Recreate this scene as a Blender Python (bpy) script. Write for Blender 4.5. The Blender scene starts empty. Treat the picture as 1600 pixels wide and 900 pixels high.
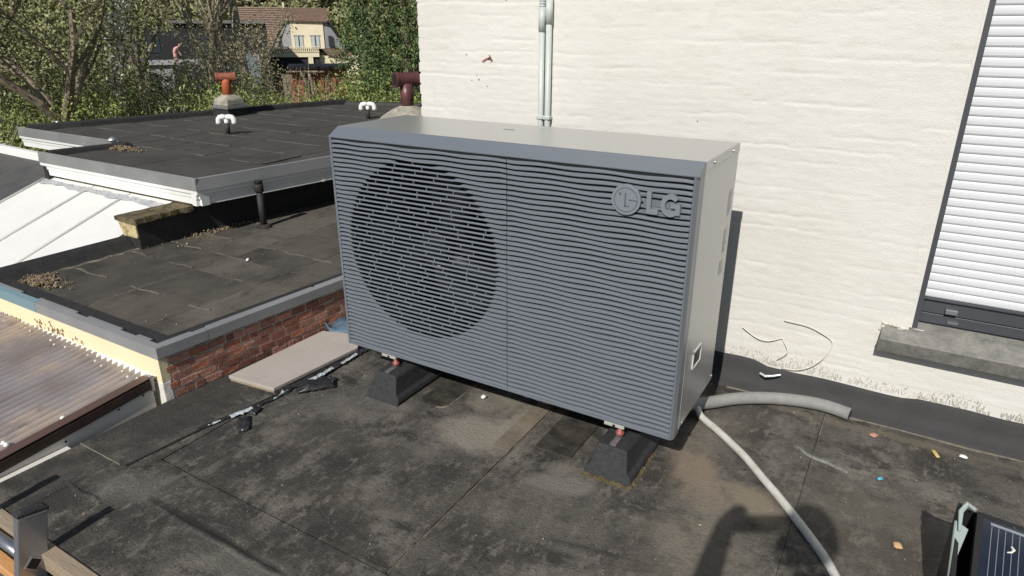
import bpy, bmesh, math, random
import numpy as np
from mathutils import Vector, Matrix
from math import pi, sin, cos, radians
random.seed(7)
rng = np.random.default_rng(7)
scn = bpy.context.scene
COL = scn.collection

# ------------------------------------------------------------------ camera
cd = bpy.data.cameras.new('camera'); cam = bpy.data.objects.new('camera', cd); COL.objects.link(cam)
MR = ((0.8582, 0.5134, 0.0002), (0.1876, -0.3132, -0.931), (-0.4779, 0.7989, -0.3651))
CP = (1.6944, -1.6376, 1.1133)
m = Matrix(((MR[0][0], -MR[1][0], -MR[2][0]), (MR[0][1], -MR[1][1], -MR[2][1]), (MR[0][2], -MR[1][2], -MR[2][2])))
cam.matrix_world = Matrix.Translation(CP) @ m.to_4x4()
cd.sensor_width = 36; cd.lens = 1050 / 1600 * 36; cd.clip_start = 0.01; cd.clip_end = 600
scn.camera = cam

# ------------------------------------------------------------------ sky + sun
SUN = Vector((-0.112, 1.0, -0.835)).normalized()
w = bpy.data.worlds.new('World'); scn.world = w; w.use_nodes = True
nt = w.node_tree; bg = nt.nodes['Background']
sk = nt.nodes.new('ShaderNodeTexSky'); sk.sky_type = 'NISHITA'; sk.sun_disc = False
sk.sun_elevation = math.asin(-SUN.z); sk.sun_rotation = math.atan2(-SUN.x, -SUN.y)
nt.links.new(sk.outputs[0], bg.inputs[0]); bg.inputs[1].default_value = 0.060
sl = bpy.data.lights.new('sun', 'SUN'); sl.energy = 4.2; sl.angle = radians(0.53); sl.color = (1, .955, .88)
so = bpy.data.objects.new('sun', sl); COL.objects.link(so); so.rotation_euler = SUN.to_track_quat('-Z', 'Y').to_euler()
scn.view_settings.view_transform = 'Standard'; scn.view_settings.look = 'None'
scn.view_settings.exposure = 0.14; scn.view_settings.gamma = 1.0

# ------------------------------------------------------------------ materials
def mat(name, col, rough=.6, metal=0., noise=None, col2=None, bump=0., bscale=40., spec=.5, ramp=(.35, .65), detail=8, extra=None, coords='Object', stretch=None, trans=0.):
    M = bpy.data.materials.new(name); M.use_nodes = True
    N = M.node_tree.nodes; L = M.node_tree.links; b = N['Principled BSDF']
    b.inputs['Base Color'].default_value = (*col, 1); b.inputs['Roughness'].default_value = rough
    b.inputs['Metallic'].default_value = metal; b.inputs['Specular IOR Level'].default_value = spec
    g = N.new('ShaderNodeTexCoord'); vec = g.outputs[coords]
    if stretch:
        mp = N.new('ShaderNodeMapping'); mp.inputs['Scale'].default_value = stretch; L.new(vec, mp.inputs[0]); vec = mp.outputs[0]
    out = None
    if noise:
        n = N.new('ShaderNodeTexNoise'); n.inputs['Scale'].default_value = noise; n.inputs['Detail'].default_value = detail
        n.inputs['Roughness'].default_value = .65; L.new(vec, n.inputs[0])
        r = N.new('ShaderNodeValToRGB'); r.color_ramp.elements[0].position = ramp[0]; r.color_ramp.elements[1].position = ramp[1]
        r.color_ramp.elements[0].color = (*col, 1); r.color_ramp.elements[1].color = (*(col2 or col), 1)
        L.new(n.outputs[0], r.inputs[0]); out = r.outputs[0]
    if extra:
        for (sc, rp, c3, st) in extra:     # more layers: scale, ramp, colour, stretch
            v = vec
            if st:
                mp = N.new('ShaderNodeMapping'); mp.inputs['Scale'].default_value = st; mp.inputs['Location'].default_value = (3.1*sc, 1.7, .4); L.new(g.outputs[coords], mp.inputs[0]); v = mp.outputs[0]
            n = N.new('ShaderNodeTexNoise'); n.inputs['Scale'].default_value = sc; n.inputs['Detail'].default_value = 9; n.inputs['Roughness'].default_value = .7; L.new(v, n.inputs[0])
            r = N.new('ShaderNodeValToRGB'); r.color_ramp.elements[0].position = rp[0]; r.color_ramp.elements[1].position = rp[1]; L.new(n.outputs[0], r.inputs[0])
            mx = N.new('ShaderNodeMix'); mx.data_type = 'RGBA'; L.new(r.outputs[0], mx.inputs[0])
            if out: L.new(out, mx.inputs[6])
            else: mx.inputs[6].default_value = (*col, 1)
            mx.inputs[7].default_value = (*c3, 1); out = mx.outputs[2]
    if out: L.new(out, b.inputs['Base Color'])
    if bump:
        n = N.new('ShaderNodeTexNoise'); n.inputs['Scale'].default_value = bscale; n.inputs['Detail'].default_value = 10; L.new(vec, n.inputs[0])
        bp = N.new('ShaderNodeBump'); bp.inputs['Strength'].default_value = bump; bp.inputs['Distance'].default_value = .004
        L.new(n.outputs[0], bp.inputs['Height']); L.new(bp.outputs[0], b.inputs['Normal'])
    if trans: b.inputs['Transmission Weight'].default_value = trans
    return M

def dust_and_shade(M, patches):
    """worn dust patches and a painted shadow streak (cx, cy, rx, ry, angle, strength, colour) laid into the base colour of a membrane"""
    N = M.node_tree.nodes; L = M.node_tree.links; b = N['Principled BSDF']
    g = N.new('ShaderNodeNewGeometry')
    n = N.new('ShaderNodeTexNoise'); n.inputs['Scale'].default_value = 9; n.inputs['Detail'].default_value = 8; n.inputs['Roughness'].default_value = .7
    L.new(g.outputs['Position'], n.inputs[0])
    out = b.inputs['Base Color'].links[0].from_socket
    for (cx, cy, rx, ry, a, s, c3) in patches:
        mp = N.new('ShaderNodeMapping'); mp.vector_type = 'TEXTURE'
        mp.inputs['Location'].default_value = (cx, cy, -.15); mp.inputs['Rotation'].default_value = (0, 0, a); mp.inputs['Scale'].default_value = (rx, ry, 1)
        L.new(g.outputs['Position'], mp.inputs[0])
        ln = N.new('ShaderNodeVectorMath'); ln.operation = 'LENGTH'; L.new(mp.outputs[0], ln.inputs[0])
        ad = N.new('ShaderNodeMath'); ad.operation = 'MULTIPLY_ADD'; L.new(n.outputs[0], ad.inputs[0]); ad.inputs[1].default_value = 1.6; L.new(ln.outputs['Value'], ad.inputs[2])
        mr = N.new('ShaderNodeMapRange'); mr.inputs[1].default_value = 1.75; mr.inputs[2].default_value = 1.25; mr.inputs[3].default_value = 0; mr.inputs[4].default_value = s
        L.new(ad.outputs[0], mr.inputs[0])
        mx = N.new('ShaderNodeMix'); mx.data_type = 'RGBA'; L.new(mr.outputs[0], mx.inputs[0]); L.new(out, mx.inputs[6]); mx.inputs[7].default_value = (*c3, 1); out = mx.outputs[2]
    L.new(out, b.inputs['Base Color'])
    return M

FINE = (60, (.60, .68), (.16, .145, .115), None)
M_roof = mat('roof_membrane', (.034, .032, .0295), .82, 0, 2.3, (.100, .092, .082), .9, 150, .3, (.40, .60), 10,
             [(7, (.50, .66), (.150, .138, .120), (1, .6, 1)), (15, (.50, .62), (.036, .034, .031), (.5, 1, 1)), (34, (.53, .64), (.125, .114, .098), (1, .5, 1)), (60, (.55, .66), (.030, .028, .026), None), (120, (.62, .72), (.21, .19, .16), (1, .7, 1))])
DST = (.225, .202, .170)
dust_and_shade(M_roof, [(.62, -.06, .20, .14, .2, .9, DST), (.56, .14, .12, .1, .3, .6, DST), (.70, .03, .05, .16, 0, .9, DST), (.98, -.16, .16, .07, .3, .7, (.2, .185, .16)), (1.30, .10, .10, .22, .5, .6, (.21, .17, .125)), (1.5, .05, .14, .08, -.6, .7, (.22, .185, .135)), (.15, -.15, .2, .12, .4, .5, (.14, .13, .115)), (-.1, -.82, .16, .1, .4, .5, (.13, .125, .115)), (1.2, -.5, .3, .1, .5, .5, (.17, .155, .13)), (.45, -.86, .22, .06, .2, .5, (.13, .125, .11)), (.93, -.3, .35, .16, .3, .3, (.13,.12,.10)),
               (1.35, .05, .24, .09, -.9, .45, (.20, .165, .125)), (1.42, -.25, .2, .35, .2, .4, (.17, .15, .115)), (1.02, -.07, .16, .05, .3, .4, DST),
               (1.9, .1, .5, .3, 0, .3, (.13, .115, .09)), (1.3, .35, .12, .2, 0, .35, (.17,.15,.12)), (-.36, -.45, .22, .6, 0, .8, (.033,.032,.030)), (-.3, -.95, .2, .12, 0, .6, (.035,.034,.032)),
               (.26, -.822, .36, .017, -.01, .85, (.02,.019,.018)), (.2, -.35, .3, .1, .4, .25, (.12,.11,.09)), (.5, -.5, .3, .1, .2, .2, (.12,.11,.09)), (1.75, .62, .6, .03, 0, .6, (.14,.12,.09))])  # leading entry here is a soft shadow streak painted into the membrane colour
M_roofB = mat('lower_membrane', (.036, .034, .031), .85, 0, 3.5, (.088, .080, .068), .5, 90, .3, (.42, .6), 8,
              [(1.6, (.42, .7), (.105, .094, .078), (1, .6, 1)), (12, (.55, .75), (.115, .1, .08), (1, .6, 1)), (80, (.67, .74), (.17, .15, .12), None)])
M_roofC = mat('upper_membrane', (.050, .047, .045), .85, 0, 2.5, (.072, .067, .061), .5, 60, .3, (.35, .65), 8,
              [(5, (.5, .75), (.085, .078, .064), (1, 3, 1))])
M_black = mat('bitumen_black', (.016, .016, .017), .7, 0, 20, (.030, .029, .028), .4, 60)
M_gap = mat('joint_black', (.008, .008, .008), .9)
M_patchd = mat('dark_patch', (.022, .021, .019), .85, 0, 14, (.075, .066, .052), .6, 120, .3, (.4, .7))
M_seal = mat('seam_dust', (.10, .088, .068), .9, 0, 40, (.2, .175, .14), .4, 90)
M_wall = mat('white_wall_paint', (.59, .577, .54), .8, 0, 2.0, (.655, .645, .615), .32, 160, .3, (.3, .7), 6,
             [(6, (.55, .80), (.52, .505, .46), (1, 1, 7)), (2.5, (.6, .85), (.50, .48, .43), (3, 1, .6)), (130, (.745, .77), (.35, .30, .24), None)])
M_bare = mat('bare_mortar', (.30, .28, .25), .9, 0, 60, (.7, .66, .58), .7, 90, .3, (.35, .6), 6, None, 'Object', (3, 1, .5))
M_anth = mat('anthracite', (.052, .056, .066), .45, 0, 8, (.062, .066, .078))
M_slat = mat('shutter_white', (.58, .60, .63), .45, 0, 3, (.64, .66, .69), .1, 60, .4, (.3, .7), 6, [(18, (.6, .8), (.52, .52, .51), (.4, 1, 3))])
M_stone = mat('blue_stone', (.15, .148, .14), .8, 0, 25, (.27, .26, .235), .7, 120, .3, (.35, .7))
M_front = mat('pump_front', (.126, .143, .168), .36, 0, 300, (.137, .155, .181), .12, 700, .5)
M_case = mat('pump_casing', (.44, .44, .435), .30, .55, 200, (.46, .46, .455), .06, 500)
M_caseg = mat('pump_casing_edge', (.22, .235, .26), .35, .4)
M_dark = mat('dark_plastic', (.012, .013, .016), .45)
M_fan = mat('fan_black', (.012, .013, .016), .38, 0, None, None, 0, 40, .25)
M_rub = mat('rubber', (.018, .019, .021), .75, 0, 60, (.034, .035, .038), .8, 200)
M_zinc = mat('zinc', (.55, .55, .55), .4, .8, 30, (.42, .42, .43), .2, 50)
M_zincC = mat('grey_trim', (.245, .25, .26), .5, .25, 3, (.31, .315, .32), .2, 30)
M_trimL = mat('aluminium_trim', (.30, .30, .30), .5, .35, 4, (.22, .225, .23), .2, 40)
M_trimB = mat('trim_bluish', (.16, .25, .29), .6)
M_alu = mat('ladder_alu', (.40, .42, .46), .30, .75, 6, (.33, .34, .38), .15, 60)
M_pvc = mat('white_pvc', (.80, .81, .80), .4, 0, 4, (.74, .74, .72), .1, 30)
M_lean = mat('white_panel', (.66, .66, .635), .55, 0, 2.5, (.72, .72, .70), .3, 30, .4, (.35, .65), 6, [(9, (.62, .78), (.66, .58, .50), None)])
M_seali = mat('silver_flashing', (.34, .35, .38), .6, .3, 16, (.52, .52, .53), 1.2, 30)
M_slate = mat('slate_sheet', (.060, .060, .062), .75, 0, 10, (.085, .083, .08), .5, 60)
M_yel = mat('cream_wall', (.74, .65, .43), .8, 0, 8, (.78, .69, .47), .3, 60, .3, (.3, .7), 6)
M_yels = mat('mould_streak', (.10, .07, .035), .9, 0, 30, (.28, .19, .09), .4, 60)
M_whp = mat('flaky_whitewash', (.72, .70, .65), .85, 0, 18, (.60, .57, .51), .6, 50)
M_corr = mat('brown_corrugated', (.20, .165, .15), .20, 0, 2.2, (.30, .28, .30), .05, 60, .8, (.35, .62), 3, [(1.7, (.50, .66), (.46, .35, .25), (1, .7, 1)), (2.3, (.56, .70), (.07, .055, .055), (1, .7, 1)), (25, (.66, .74), (.10, .08, .065), None)])
def valley_light_streaks(M, period):  # translucency streaks painted as darker bands along the corrugation valleys
    N = M.node_tree.nodes; L = M.node_tree.links; b = N['Principled BSDF']; g = N.new('ShaderNodeNewGeometry'); x = N.new('ShaderNodeSeparateXYZ'); L.new(g.outputs['Position'], x.inputs[0])
    a = N.new('ShaderNodeMath'); a.operation = 'MULTIPLY'; a.inputs[1].default_value = 2 * pi / period; L.new(x.outputs[0], a.inputs[0])
    c = N.new('ShaderNodeMath'); c.operation = 'SINE'; L.new(a.outputs[0], c.inputs[0])
    m_ = N.new('ShaderNodeMapRange'); m_.inputs[1].default_value = .3; m_.inputs[2].default_value = -1; m_.inputs[3].default_value = 0; m_.inputs[4].default_value = .62; L.new(c.outputs[0], m_.inputs[0])
    out = b.inputs['Base Color'].links[0].from_socket; mx = N.new('ShaderNodeMix'); mx.data_type = 'RGBA'; L.new(m_.outputs[0], mx.inputs[0]); L.new(out, mx.inputs[6]); mx.inputs[7].default_value = (.09, .07, .062, 1); L.new(mx.outputs[2], b.inputs['Base Color'])
    b.inputs['Coat Weight'].default_value = .5; b.inputs['Coat Roughness'].default_value = .12
valley_light_streaks(M_corr, .036)
M_brn = mat('brown_beam', (.028, .018, .015), .45, 0, 12, (.045, .03, .025), .3, 40)
M_pan = mat('grey_panel', (.56, .54, .50), .6, 0, 3, (.62, .60, .56), .2, 30)
M_mor = mat('mortar', (.50, .46, .38), .95, 0, 60, (.56, .51, .43), .8, 120)
M_bk = [mat('brick_%s' % n, a, .9, 0, 40, b_, .9, 110) for n, a, b_ in (('red', (.31, .105, .058), (.40, .165, .11)), ('dark', (.18, .07, .048), (.27, .115, .08)), ('pale', (.39, .16, .105), (.48, .26, .20)), ('brown', (.23, .10, .065), (.36, .18, .135)))]
M_board = mat('cement_board', (.36, .325, .295), .8, 0, 12, (.41, .372, .34), .25, 90, .3, (.3, .7), 7, [(30, (.62, .7), (.24, .2, .17), (1, 6, 1))])
M_bedge = mat('board_edge', (.22, .17, .12), .85, 0, 30, (.3, .24, .17))
M_blue = mat('blue_membrane', (.07, .115, .165), .5, 0, 15, (.12, .18, .24), .8, 40)
M_foil = mat('torn_foil_white', (.58, .63, .66), .35, .2, 30, (.42, .47, .5), .5, 40)
M_blk2 = mat('torn_membrane', (.018, .018, .02), .38, 0, 20, (.03, .03, .033), .6, 50)
M_insul = mat('grey_insulation', (.20, .205, .20), .8, 0, 25, (.25, .25, .24), .4, 150)
M_hose = mat('pale_hose', (.54, .54, .51), .55, 0, 25, (.42, .415, .38), .3, 80)
M_cond = mat('grey_conduit', (.46, .50, .48), .45, 0, 8, (.50, .54, .52))
M_wire = mat('white_wire', (.66, .65, .60), .5)
M_terra = mat('terracotta', (.50, .12, .035), .7, 0, 14, (.36, .10, .045), .5, 50)
M_terra2 = mat('rusty_clay', (.20, .065, .04), .8, 0, 20, (.30, .10, .06), .6, 60)
M_brpipe = mat('brown_clay_pipe', (.085, .032, .035), .4, 0, 10, (.12, .05, .05), .2, 40)
M_cem = mat('cement', (.22, .205, .17), .95, 0, 14, (.40, .37, .31), 1., 60)
M_moss = mat('mossy_coping', (.045, .036, .02), .95, 0, 20, (.17, .14, .085), 1.2, 60, .2)
M_mossw = mat('lichen_wall', (.55, .46, .26), .9, 0, 18, (.14, .10, .05), .8, 60, .3, (.45, .62))
M_deb = mat('dead_leaves', (.12, .08, .045), .9, 0, 40, (.34, .27, .18), .5, 60)
M_pvg = mat('solar_cell', (.012, .016, .028), .10, .1, 6, (.024, .030, .048), 0, 40, .8)
M_pvl = mat('cell_line', (.35, .38, .42), .35, .6)
M_pvf = mat('black_frame', (.02, .02, .021), .45, .3)
M_tub = mat('grey_green_plastic', (.30, .36, .35), .55)
M_wood = mat('weathered_wood', (.24, .19, .14), .85, 0, 8, (.33, .27, .20), .6, 60, .3, (.3, .7), 8, None, 'Object', (.5, 8, 8))
M_woodo = mat('orange_wood', (.48, .24, .09), .7, 0, 8, (.58, .32, .14), .4, 60, .3, (.3, .7), 8, None, 'Object', (.5, 8, 8))
M_red = mat('red_adjuster', (.26, .075, .065), .5)
M_clip = mat('galv_clip', (.50, .49, .45), .5, .3)
M_lab = mat('sticker', (.52, .51, .48), .5)
M_grass = mat('garden_soil', (.06, .075, .025), .95, 0, 1.5, (.12, .11, .05), .8, 8)
M_bark = mat('bark', (.13, .10, .07), .9, 0, 12, (.30, .25, .18), 1., 30)
M_barkp = mat('pale_bark', (.26, .225, .16), .9, 0, 10, (.44, .39, .29), 1., 30)
def leafmat(n, a, b_, s=14, rp=(.38, .62)):
    M = mat(n, a, .55, 0, s, b_, 0, 40, .35, rp, 3); return M
M_lf = {'olive': leafmat('leaf_olive', (.09, .10, .035), (.38, .39, .19)), 'green': leafmat('leaf_green', (.085, .125, .028), (.34, .39, .12)),
        'dark': leafmat('leaf_dark', (.036, .065, .024), (.155, .22, .08), 7), 'pale': leafmat('bud_pale', (.15, .135, .07), (.33, .30, .18)),
        'white': leafmat('blossom_white', (.50, .50, .44), (.74, .74, .70)), 'brown': leafmat('twig_brown', (.12, .10, .06), (.36, .31, .20)),
        'wood': leafmat('wood_far', (.07, .075, .035), (.24, .22, .12), 2.5), 'ivy': leafmat('ivy_dark', (.02, .035, .01), (.06, .09, .03))}
M_hcream = mat('house_cream', (.72, .64, .46), .85, 0, 3, (.78, .70, .52))
M_hgrey = mat('house_grey_render', (.30, .30, .31), .85)
M_hroof = mat('brown_tiles', (.17, .115, .088), .85, 0, 9, (.26, .18, .14), .5, 30)
M_hdark = mat('black_cladding', (.012, .012, .015), .7, 0, 3, (.016, .016, .02))
M_win = mat('window_glass', (.04, .05, .06), .1, 0, None, None, 0, 40, .8)
M_curt = mat('curtain', (.45, .50, .48), .7)
M_skin = mat('skin', (.50, .30, .22), .55)
M_pink = mat('pink_cloth', (.60, .34, .32), .8)
M_coat = mat('dark_jacket', (.03, .035, .05), .8, 0, 20, (.045, .05, .07))
M_jean = mat('jeans', (.05, .08, .15), .85)
M_hair = mat('hair', (.05, .032, .02), .6)
M_bluef = mat('blue_grey_tarp', (.12, .155, .19), .8, 0, 3, (.24, .28, .31))
M_hill = mat('hillside', (.05, .055, .02), .95, 0, .6, (.12, .11, .06), .5, 3)

# ------------------------------------------------------------------ helpers
class MB:
    def __init__(s): s.v = []; s.f = []
    def add(s, v, f):
        n = len(s.v); s.v += [tuple(map(float, p)) for p in v]; s.f += [tuple(i + n for i in q) for q in f]; return s
    def box(s, x0, x1, y0, y1, z0, z1):
        return s.add([(x0, y0, z0), (x1, y0, z0), (x1, y1, z0), (x0, y1, z0), (x0, y0, z1), (x1, y0, z1), (x1, y1, z1), (x0, y1, z1)],
                     [(0, 3, 2, 1), (4, 5, 6, 7), (0, 1, 5, 4), (1, 2, 6, 5), (2, 3, 7, 6), (3, 0, 4, 7)])
    def obox(s, c, sz, rot=(0, 0, 0)):
        from mathutils import Euler
        R = Euler(rot).to_matrix(); hx, hy, hz = [a / 2 for a in sz]; c = Vector(c)
        v = [c + R @ Vector((a * hx, b * hy, d * hz)) for d in (-1, 1) for a, b in ((-1, -1), (1, -1), (1, 1), (-1, 1))]
        return s.add(v, [(0, 3, 2, 1), (4, 5, 6, 7), (0, 1, 5, 4), (1, 2, 6, 5), (2, 3, 7, 6), (3, 0, 4, 7)])
    def prism(s, poly, axis, a0, a1):
        """polygon extruded along an axis; poly holds the two other coordinates in xyz order"""
        n = len(poly)
        def P(p, a): return {'x': (a, p[0], p[1]), 'y': (p[0], a, p[1]), 'z': (p[0], p[1], a)}[axis]
        v = [P(p, a0) for p in poly] + [P(p, a1) for p in poly]
        f = [tuple(range(n))[::-1], tuple(range(n, 2 * n))] + [(i, (i + 1) % n, n + (i + 1) % n, n + i) for i in range(n)]
        return s.add(v, f)
    def tube(s, pts, r, n=8, cap=True):
        pts = [Vector(p) for p in pts]; rs = r if isinstance(r, (list, tuple)) else [r] * len(pts)
        base = len(s.v); up = Vector((0, 0, 1)); prev = None
        for i, p in enumerate(pts):
            d = (pts[min(i + 1, len(pts) - 1)] - pts[max(i - 1, 0)]).normalized()
            if prev is None:
                a = d.cross(up if abs(d.z) < .95 else Vector((1, 0, 0))).normalized()
            else: a = (prev - d * prev.dot(d)).normalized()
            prev = a; b = d.cross(a)
            for k in range(n):
                t = 2 * pi * k / n; s.v.append(tuple(p + (a * cos(t) + b * sin(t)) * rs[i]))
        for i in range(len(pts) - 1):
            for k in range(n):
                q = base + i * n; s.f.append((q + k, q + (k + 1) % n, q + n + (k + 1) % n, q + n + k))
        if cap:
            s.f.append(tuple(base + k for k in range(n))[::-1]); q = base + (len(pts) - 1) * n; s.f.append(tuple(q + k for k in range(n)))
        return s
    def lathe(s, prof, c, n=16):
        b = len(s.v); c = Vector(c)
        for r, z in prof:
            for k in range(n): s.v.append((c.x + r * cos(2 * pi * k / n), c.y + r * sin(2 * pi * k / n), c.z + z))
        for i in range(len(prof) - 1):
            for k in range(n): q = b + i * n; s.f.append((q + k, q + (k + 1) % n, q + n + (k + 1) % n, q + n + k))
        s.f.append(tuple(b + k for k in range(n))[::-1]); q = b + (len(prof) - 1) * n; s.f.append(tuple(q + k for k in range(n)))
        return s
    def build(s, name, mt, parent=None, smooth=False, bevel=0, seg=2, kind=None):
        me = bpy.data.meshes.new(name); me.from_pydata(s.v, [], s.f); me.update()
        bm = bmesh.new(); bm.from_mesh(me); bmesh.ops.recalc_face_normals(bm, faces=bm.faces); bm.to_mesh(me); bm.free()
        return link(name, me, mt, parent, smooth, bevel, seg, kind)

def link(name, me, mt, parent=None, smooth=False, bevel=0, seg=2, kind=None):
    o = bpy.data.objects.new(name, me); COL.objects.link(o)
    for q in (mt if isinstance(mt, (list, tuple)) else [mt]): me.materials.append(q)
    if smooth:
        for p in me.polygons: p.use_smooth = True
    if bevel:
        b = o.modifiers.new('bevel', 'BEVEL'); b.width = bevel; b.segments = seg; b.limit_method = 'ANGLE'; b.angle_limit = radians(35)
    if parent: put(o, parent)
    if kind: o['kind'] = kind
    return o
def put(o, parent):
    o.parent = parent; o.matrix_parent_inverse = Matrix.Translation(-Vector(parent.location))
def tag(o, label=None, cat=None, group=None, kind=None):
    if label: o['label'] = label
    if cat: o['category'] = cat
    if group: o['group'] = group
    if kind: o['kind'] = kind
    return o
def thing(name, label, cat, loc=(0, 0, 0), group=None):
    o = bpy.data.objects.new(name, None); COL.objects.link(o); o.location = loc; o.empty_display_size = .1
    return tag(o, label, cat, group)
def gridmesh(name, V, nx, ny, mt, parent=None, smooth=True):
    """V array (ny, nx, 3)"""
    me = bpy.data.meshes.new(name); v = V.reshape(-1, 3)
    i = np.arange(ny - 1)[:, None] * nx + np.arange(nx - 1)[None]; i = i.ravel()
    q = np.stack([i, i + 1, i + nx + 1, i + nx], 1)
    quick(me, v, q); return link(name, me, mt, parent, smooth)
def quick(me, v, q):
    v = np.asarray(v, np.float32); q = np.asarray(q, np.int32)
    me.vertices.add(len(v)); me.vertices.foreach_set('co', v.ravel())
    me.loops.add(q.size); me.loops.foreach_set('vertex_index', q.ravel())
    me.polygons.add(len(q)); me.polygons.foreach_set('loop_start', np.arange(len(q), dtype=np.int32) * q.shape[1])
    me.polygons.foreach_set('loop_total', np.full(len(q), q.shape[1], np.int32)); me.update(calc_edges=True)
def vnoise(x, y, seed=0):
    def h(i, j): 
        a = np.sin(i * 127.1 + j * 311.7 + seed * 74.7) * 43758.5453; return a - np.floor(a)
    xi, yi = np.floor(x), np.floor(y); fx, fy = x - xi, y - yi; fx = fx * fx * (3 - 2 * fx); fy = fy * fy * (3 - 2 * fy)
    return (h(xi, yi) * (1 - fx) + h(xi + 1, yi) * fx) * (1 - fy) + (h(xi, yi + 1) * (1 - fx) + h(xi + 1, yi + 1) * fx) * fy

ZR = -.15      # level of the roof we stand on
# ================================================================== STRUCTURE: the roof underfoot
roof = tag(MB().box(-.45, 4.2, -1.06, 5, -.5, ZR - .010).box(-.45, 4.2, -3.6, -1.0605, -2.2, -1.35).build('flat_roof', M_gap), kind='structure')
def sheet(x0, x1, y0, y1, top, parent, mt, th=.007, name='membrane_sheet', wav=.0012):
    nx = max(3, int((x1 - x0) / .05)); ny = max(3, int((y1 - y0) / .05))
    X, Y = np.meshgrid(np.linspace(x0, x1, nx), np.linspace(y0, y1, ny))
    e = np.minimum(np.minimum(X - x0, x1 - X), np.minimum(Y - y0, y1 - Y)).clip(0, .04) / .04
    J = (vnoise(X * 7, Y * 7, 3) - .5) * .004 * (1 - e)
    Z = top + (vnoise(X * 5, Y * 5, 1) - .5) * 2 * wav * e + (vnoise(X * 17, Y * 17, 2) - .5) * wav * .6 * e
    V = np.stack([X + J * ((X == x0) | (X == x1)), Y + J * ((Y == y0) | (Y == y1)), Z], -1).reshape(-1, 3)
    i = (np.arange(ny - 1)[:, None] * nx + np.arange(nx - 1)[None]).ravel(); F = [tuple(q) for q in np.stack([i, i + 1, i + nx + 1, i + nx], 1)]
    ring = [i for i in range(nx)] + [j * nx + nx - 1 for j in range(1, ny)] + [(ny - 1) * nx + i for i in range(nx - 2, -1, -1)] + [j * nx for j in range(ny - 2, 0, -1)]
    n0 = len(V); L = [tuple(p) for p in V] + [(V[i][0], V[i][1], top - th) for i in ring]; n = len(ring)
    for k in range(n): F.append((ring[k], n0 + k, n0 + (k + 1) % n, ring[(k + 1) % n]))
    b = MB(); b.v = L; b.f = F
    return b.build(name, mt, parent, smooth=False)
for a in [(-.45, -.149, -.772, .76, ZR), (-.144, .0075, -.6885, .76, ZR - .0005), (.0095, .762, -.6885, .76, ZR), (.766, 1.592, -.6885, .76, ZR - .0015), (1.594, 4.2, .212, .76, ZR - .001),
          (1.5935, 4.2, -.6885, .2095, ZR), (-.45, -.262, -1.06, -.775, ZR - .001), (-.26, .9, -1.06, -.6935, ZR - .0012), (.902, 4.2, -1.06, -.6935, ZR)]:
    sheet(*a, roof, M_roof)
# raised folds in the membrane
def fold(pts, wd, h, name='membrane_fold', mt=None):
    b = MB(); pts = [Vector(p) for p in pts]; n = len(pts); 
    for i, p in enumerate(pts):
        d = (pts[min(i + 1, n - 1)] - pts[max(i - 1, 0)]).normalized(); s = Vector((-d.y, d.x, 0)); t = sin(pi * (i + .15) / (n - .7)) ** .5
        for k in range(7):
            u = -1 + k / 3; b.v.append(tuple(p + s * u * wd * (.6 + .4 * t) + Vector((0, 0, -.004 + (h + .004) * t * (1 - abs(u) ** (1.2 if u < 0 else .9))))))
    b.f = [(i * 7 + k, i * 7 + k + 1, i * 7 + k + 8, i * 7 + k + 7) for i in range(n - 1) for k in range(6)]
    return b.build(name, mt or M_roof, roof, smooth=True)
fold([(-.3 + .02 * i, -.905 + .004 * sin(i), ZR) for i in range(12)], .016, .004)
fold([(-.03 + .03 * i, -.832 + .002 * sin(i * .7), ZR) for i in range(30)], .022, .0035)
fold([(-.12 + .001 * i, -.45 + .03 * i, ZR) for i in range(14)], .012, .004)
fold([(1.0 + .05 * i, -.4 + .01 * i, ZR) for i in range(8)], .03, .003)
# dusty weld lines
def strip(pts, wd, z, mt, parent, name='weld_line'):
    b = MB(); pts = [Vector(p) for p in pts]; n = len(pts)
    for i, p in enumerate(pts):
        d = (pts[min(i + 1, n - 1)] - pts[max(i - 1, 0)]).normalized(); s = Vector((-d.y, d.x, 0)); q = wd * (.5 + random.random() * .8)
        for u, dz in ((-1, -.002), (-.5, z), (.5, z), (1, -.002)): b.v.append(tuple(p + s * u * q + Vector((0, 0, dz))))
    b.f = [(i * 4 + k, i * 4 + k + 1, i * 4 + k + 5, i * 4 + k + 4) for i in range(n - 1) for k in range(3)]
    return b.build(name, mt, parent)
strip([(.7665 + .002 * random.random(), -.69 + .03 * i, ZR) for i in range(45)], .0022, .0016, M_seal, roof)
strip([(-.45 + .02 * i, -.7735, ZR) for i in range(12)], .0022, .0018, M_seal, roof)
strip([(1.596, .5 + .02 * i, ZR) for i in range(8)], .003, .0015, M_seal, roof)
strip([(1.25 + .07 * i, .674 + .004 * sin(i), ZR) for i in range(42)], .006, .002, M_seal, roof)
# reinforced rectangles of membrane beneath the unit
def rrect(x0, x1, y0, y1, r, z0, z1, name, mt, parent, n=6):
    p = []
    for cx, cy, a in ((x1 - r, y1 - r, 0), (x0 + r, y1 - r, 90), (x0 + r, y0 + r, 180), (x1 - r, y0 + r, 270)):
        for k in range(n + 1): t = radians(a + 90 * k / n); p.append((cx + r * cos(t), cy + r * sin(t)))
    return MB().prism(p, 'z', z0, z1).build(name, mt, parent)
rrect(.322, .437, .0, .33, .035, ZR - .001, ZR + .0035, 'membrane_patch', M_patchd, roof)
strip([(.437 - .035 + .037 * sin(t), .035 - .037 * cos(t), ZR + .001) for t in [k * .26 for k in range(7)]] + [(.439, .04 + .03 * k, ZR + .001) for k in range(9)], .003, .003, M_seal, roof)
rrect(.82, .948, -.03, .34, .006, ZR - .001, ZR + .003, 'membrane_patch', M_patchd, roof)
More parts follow.
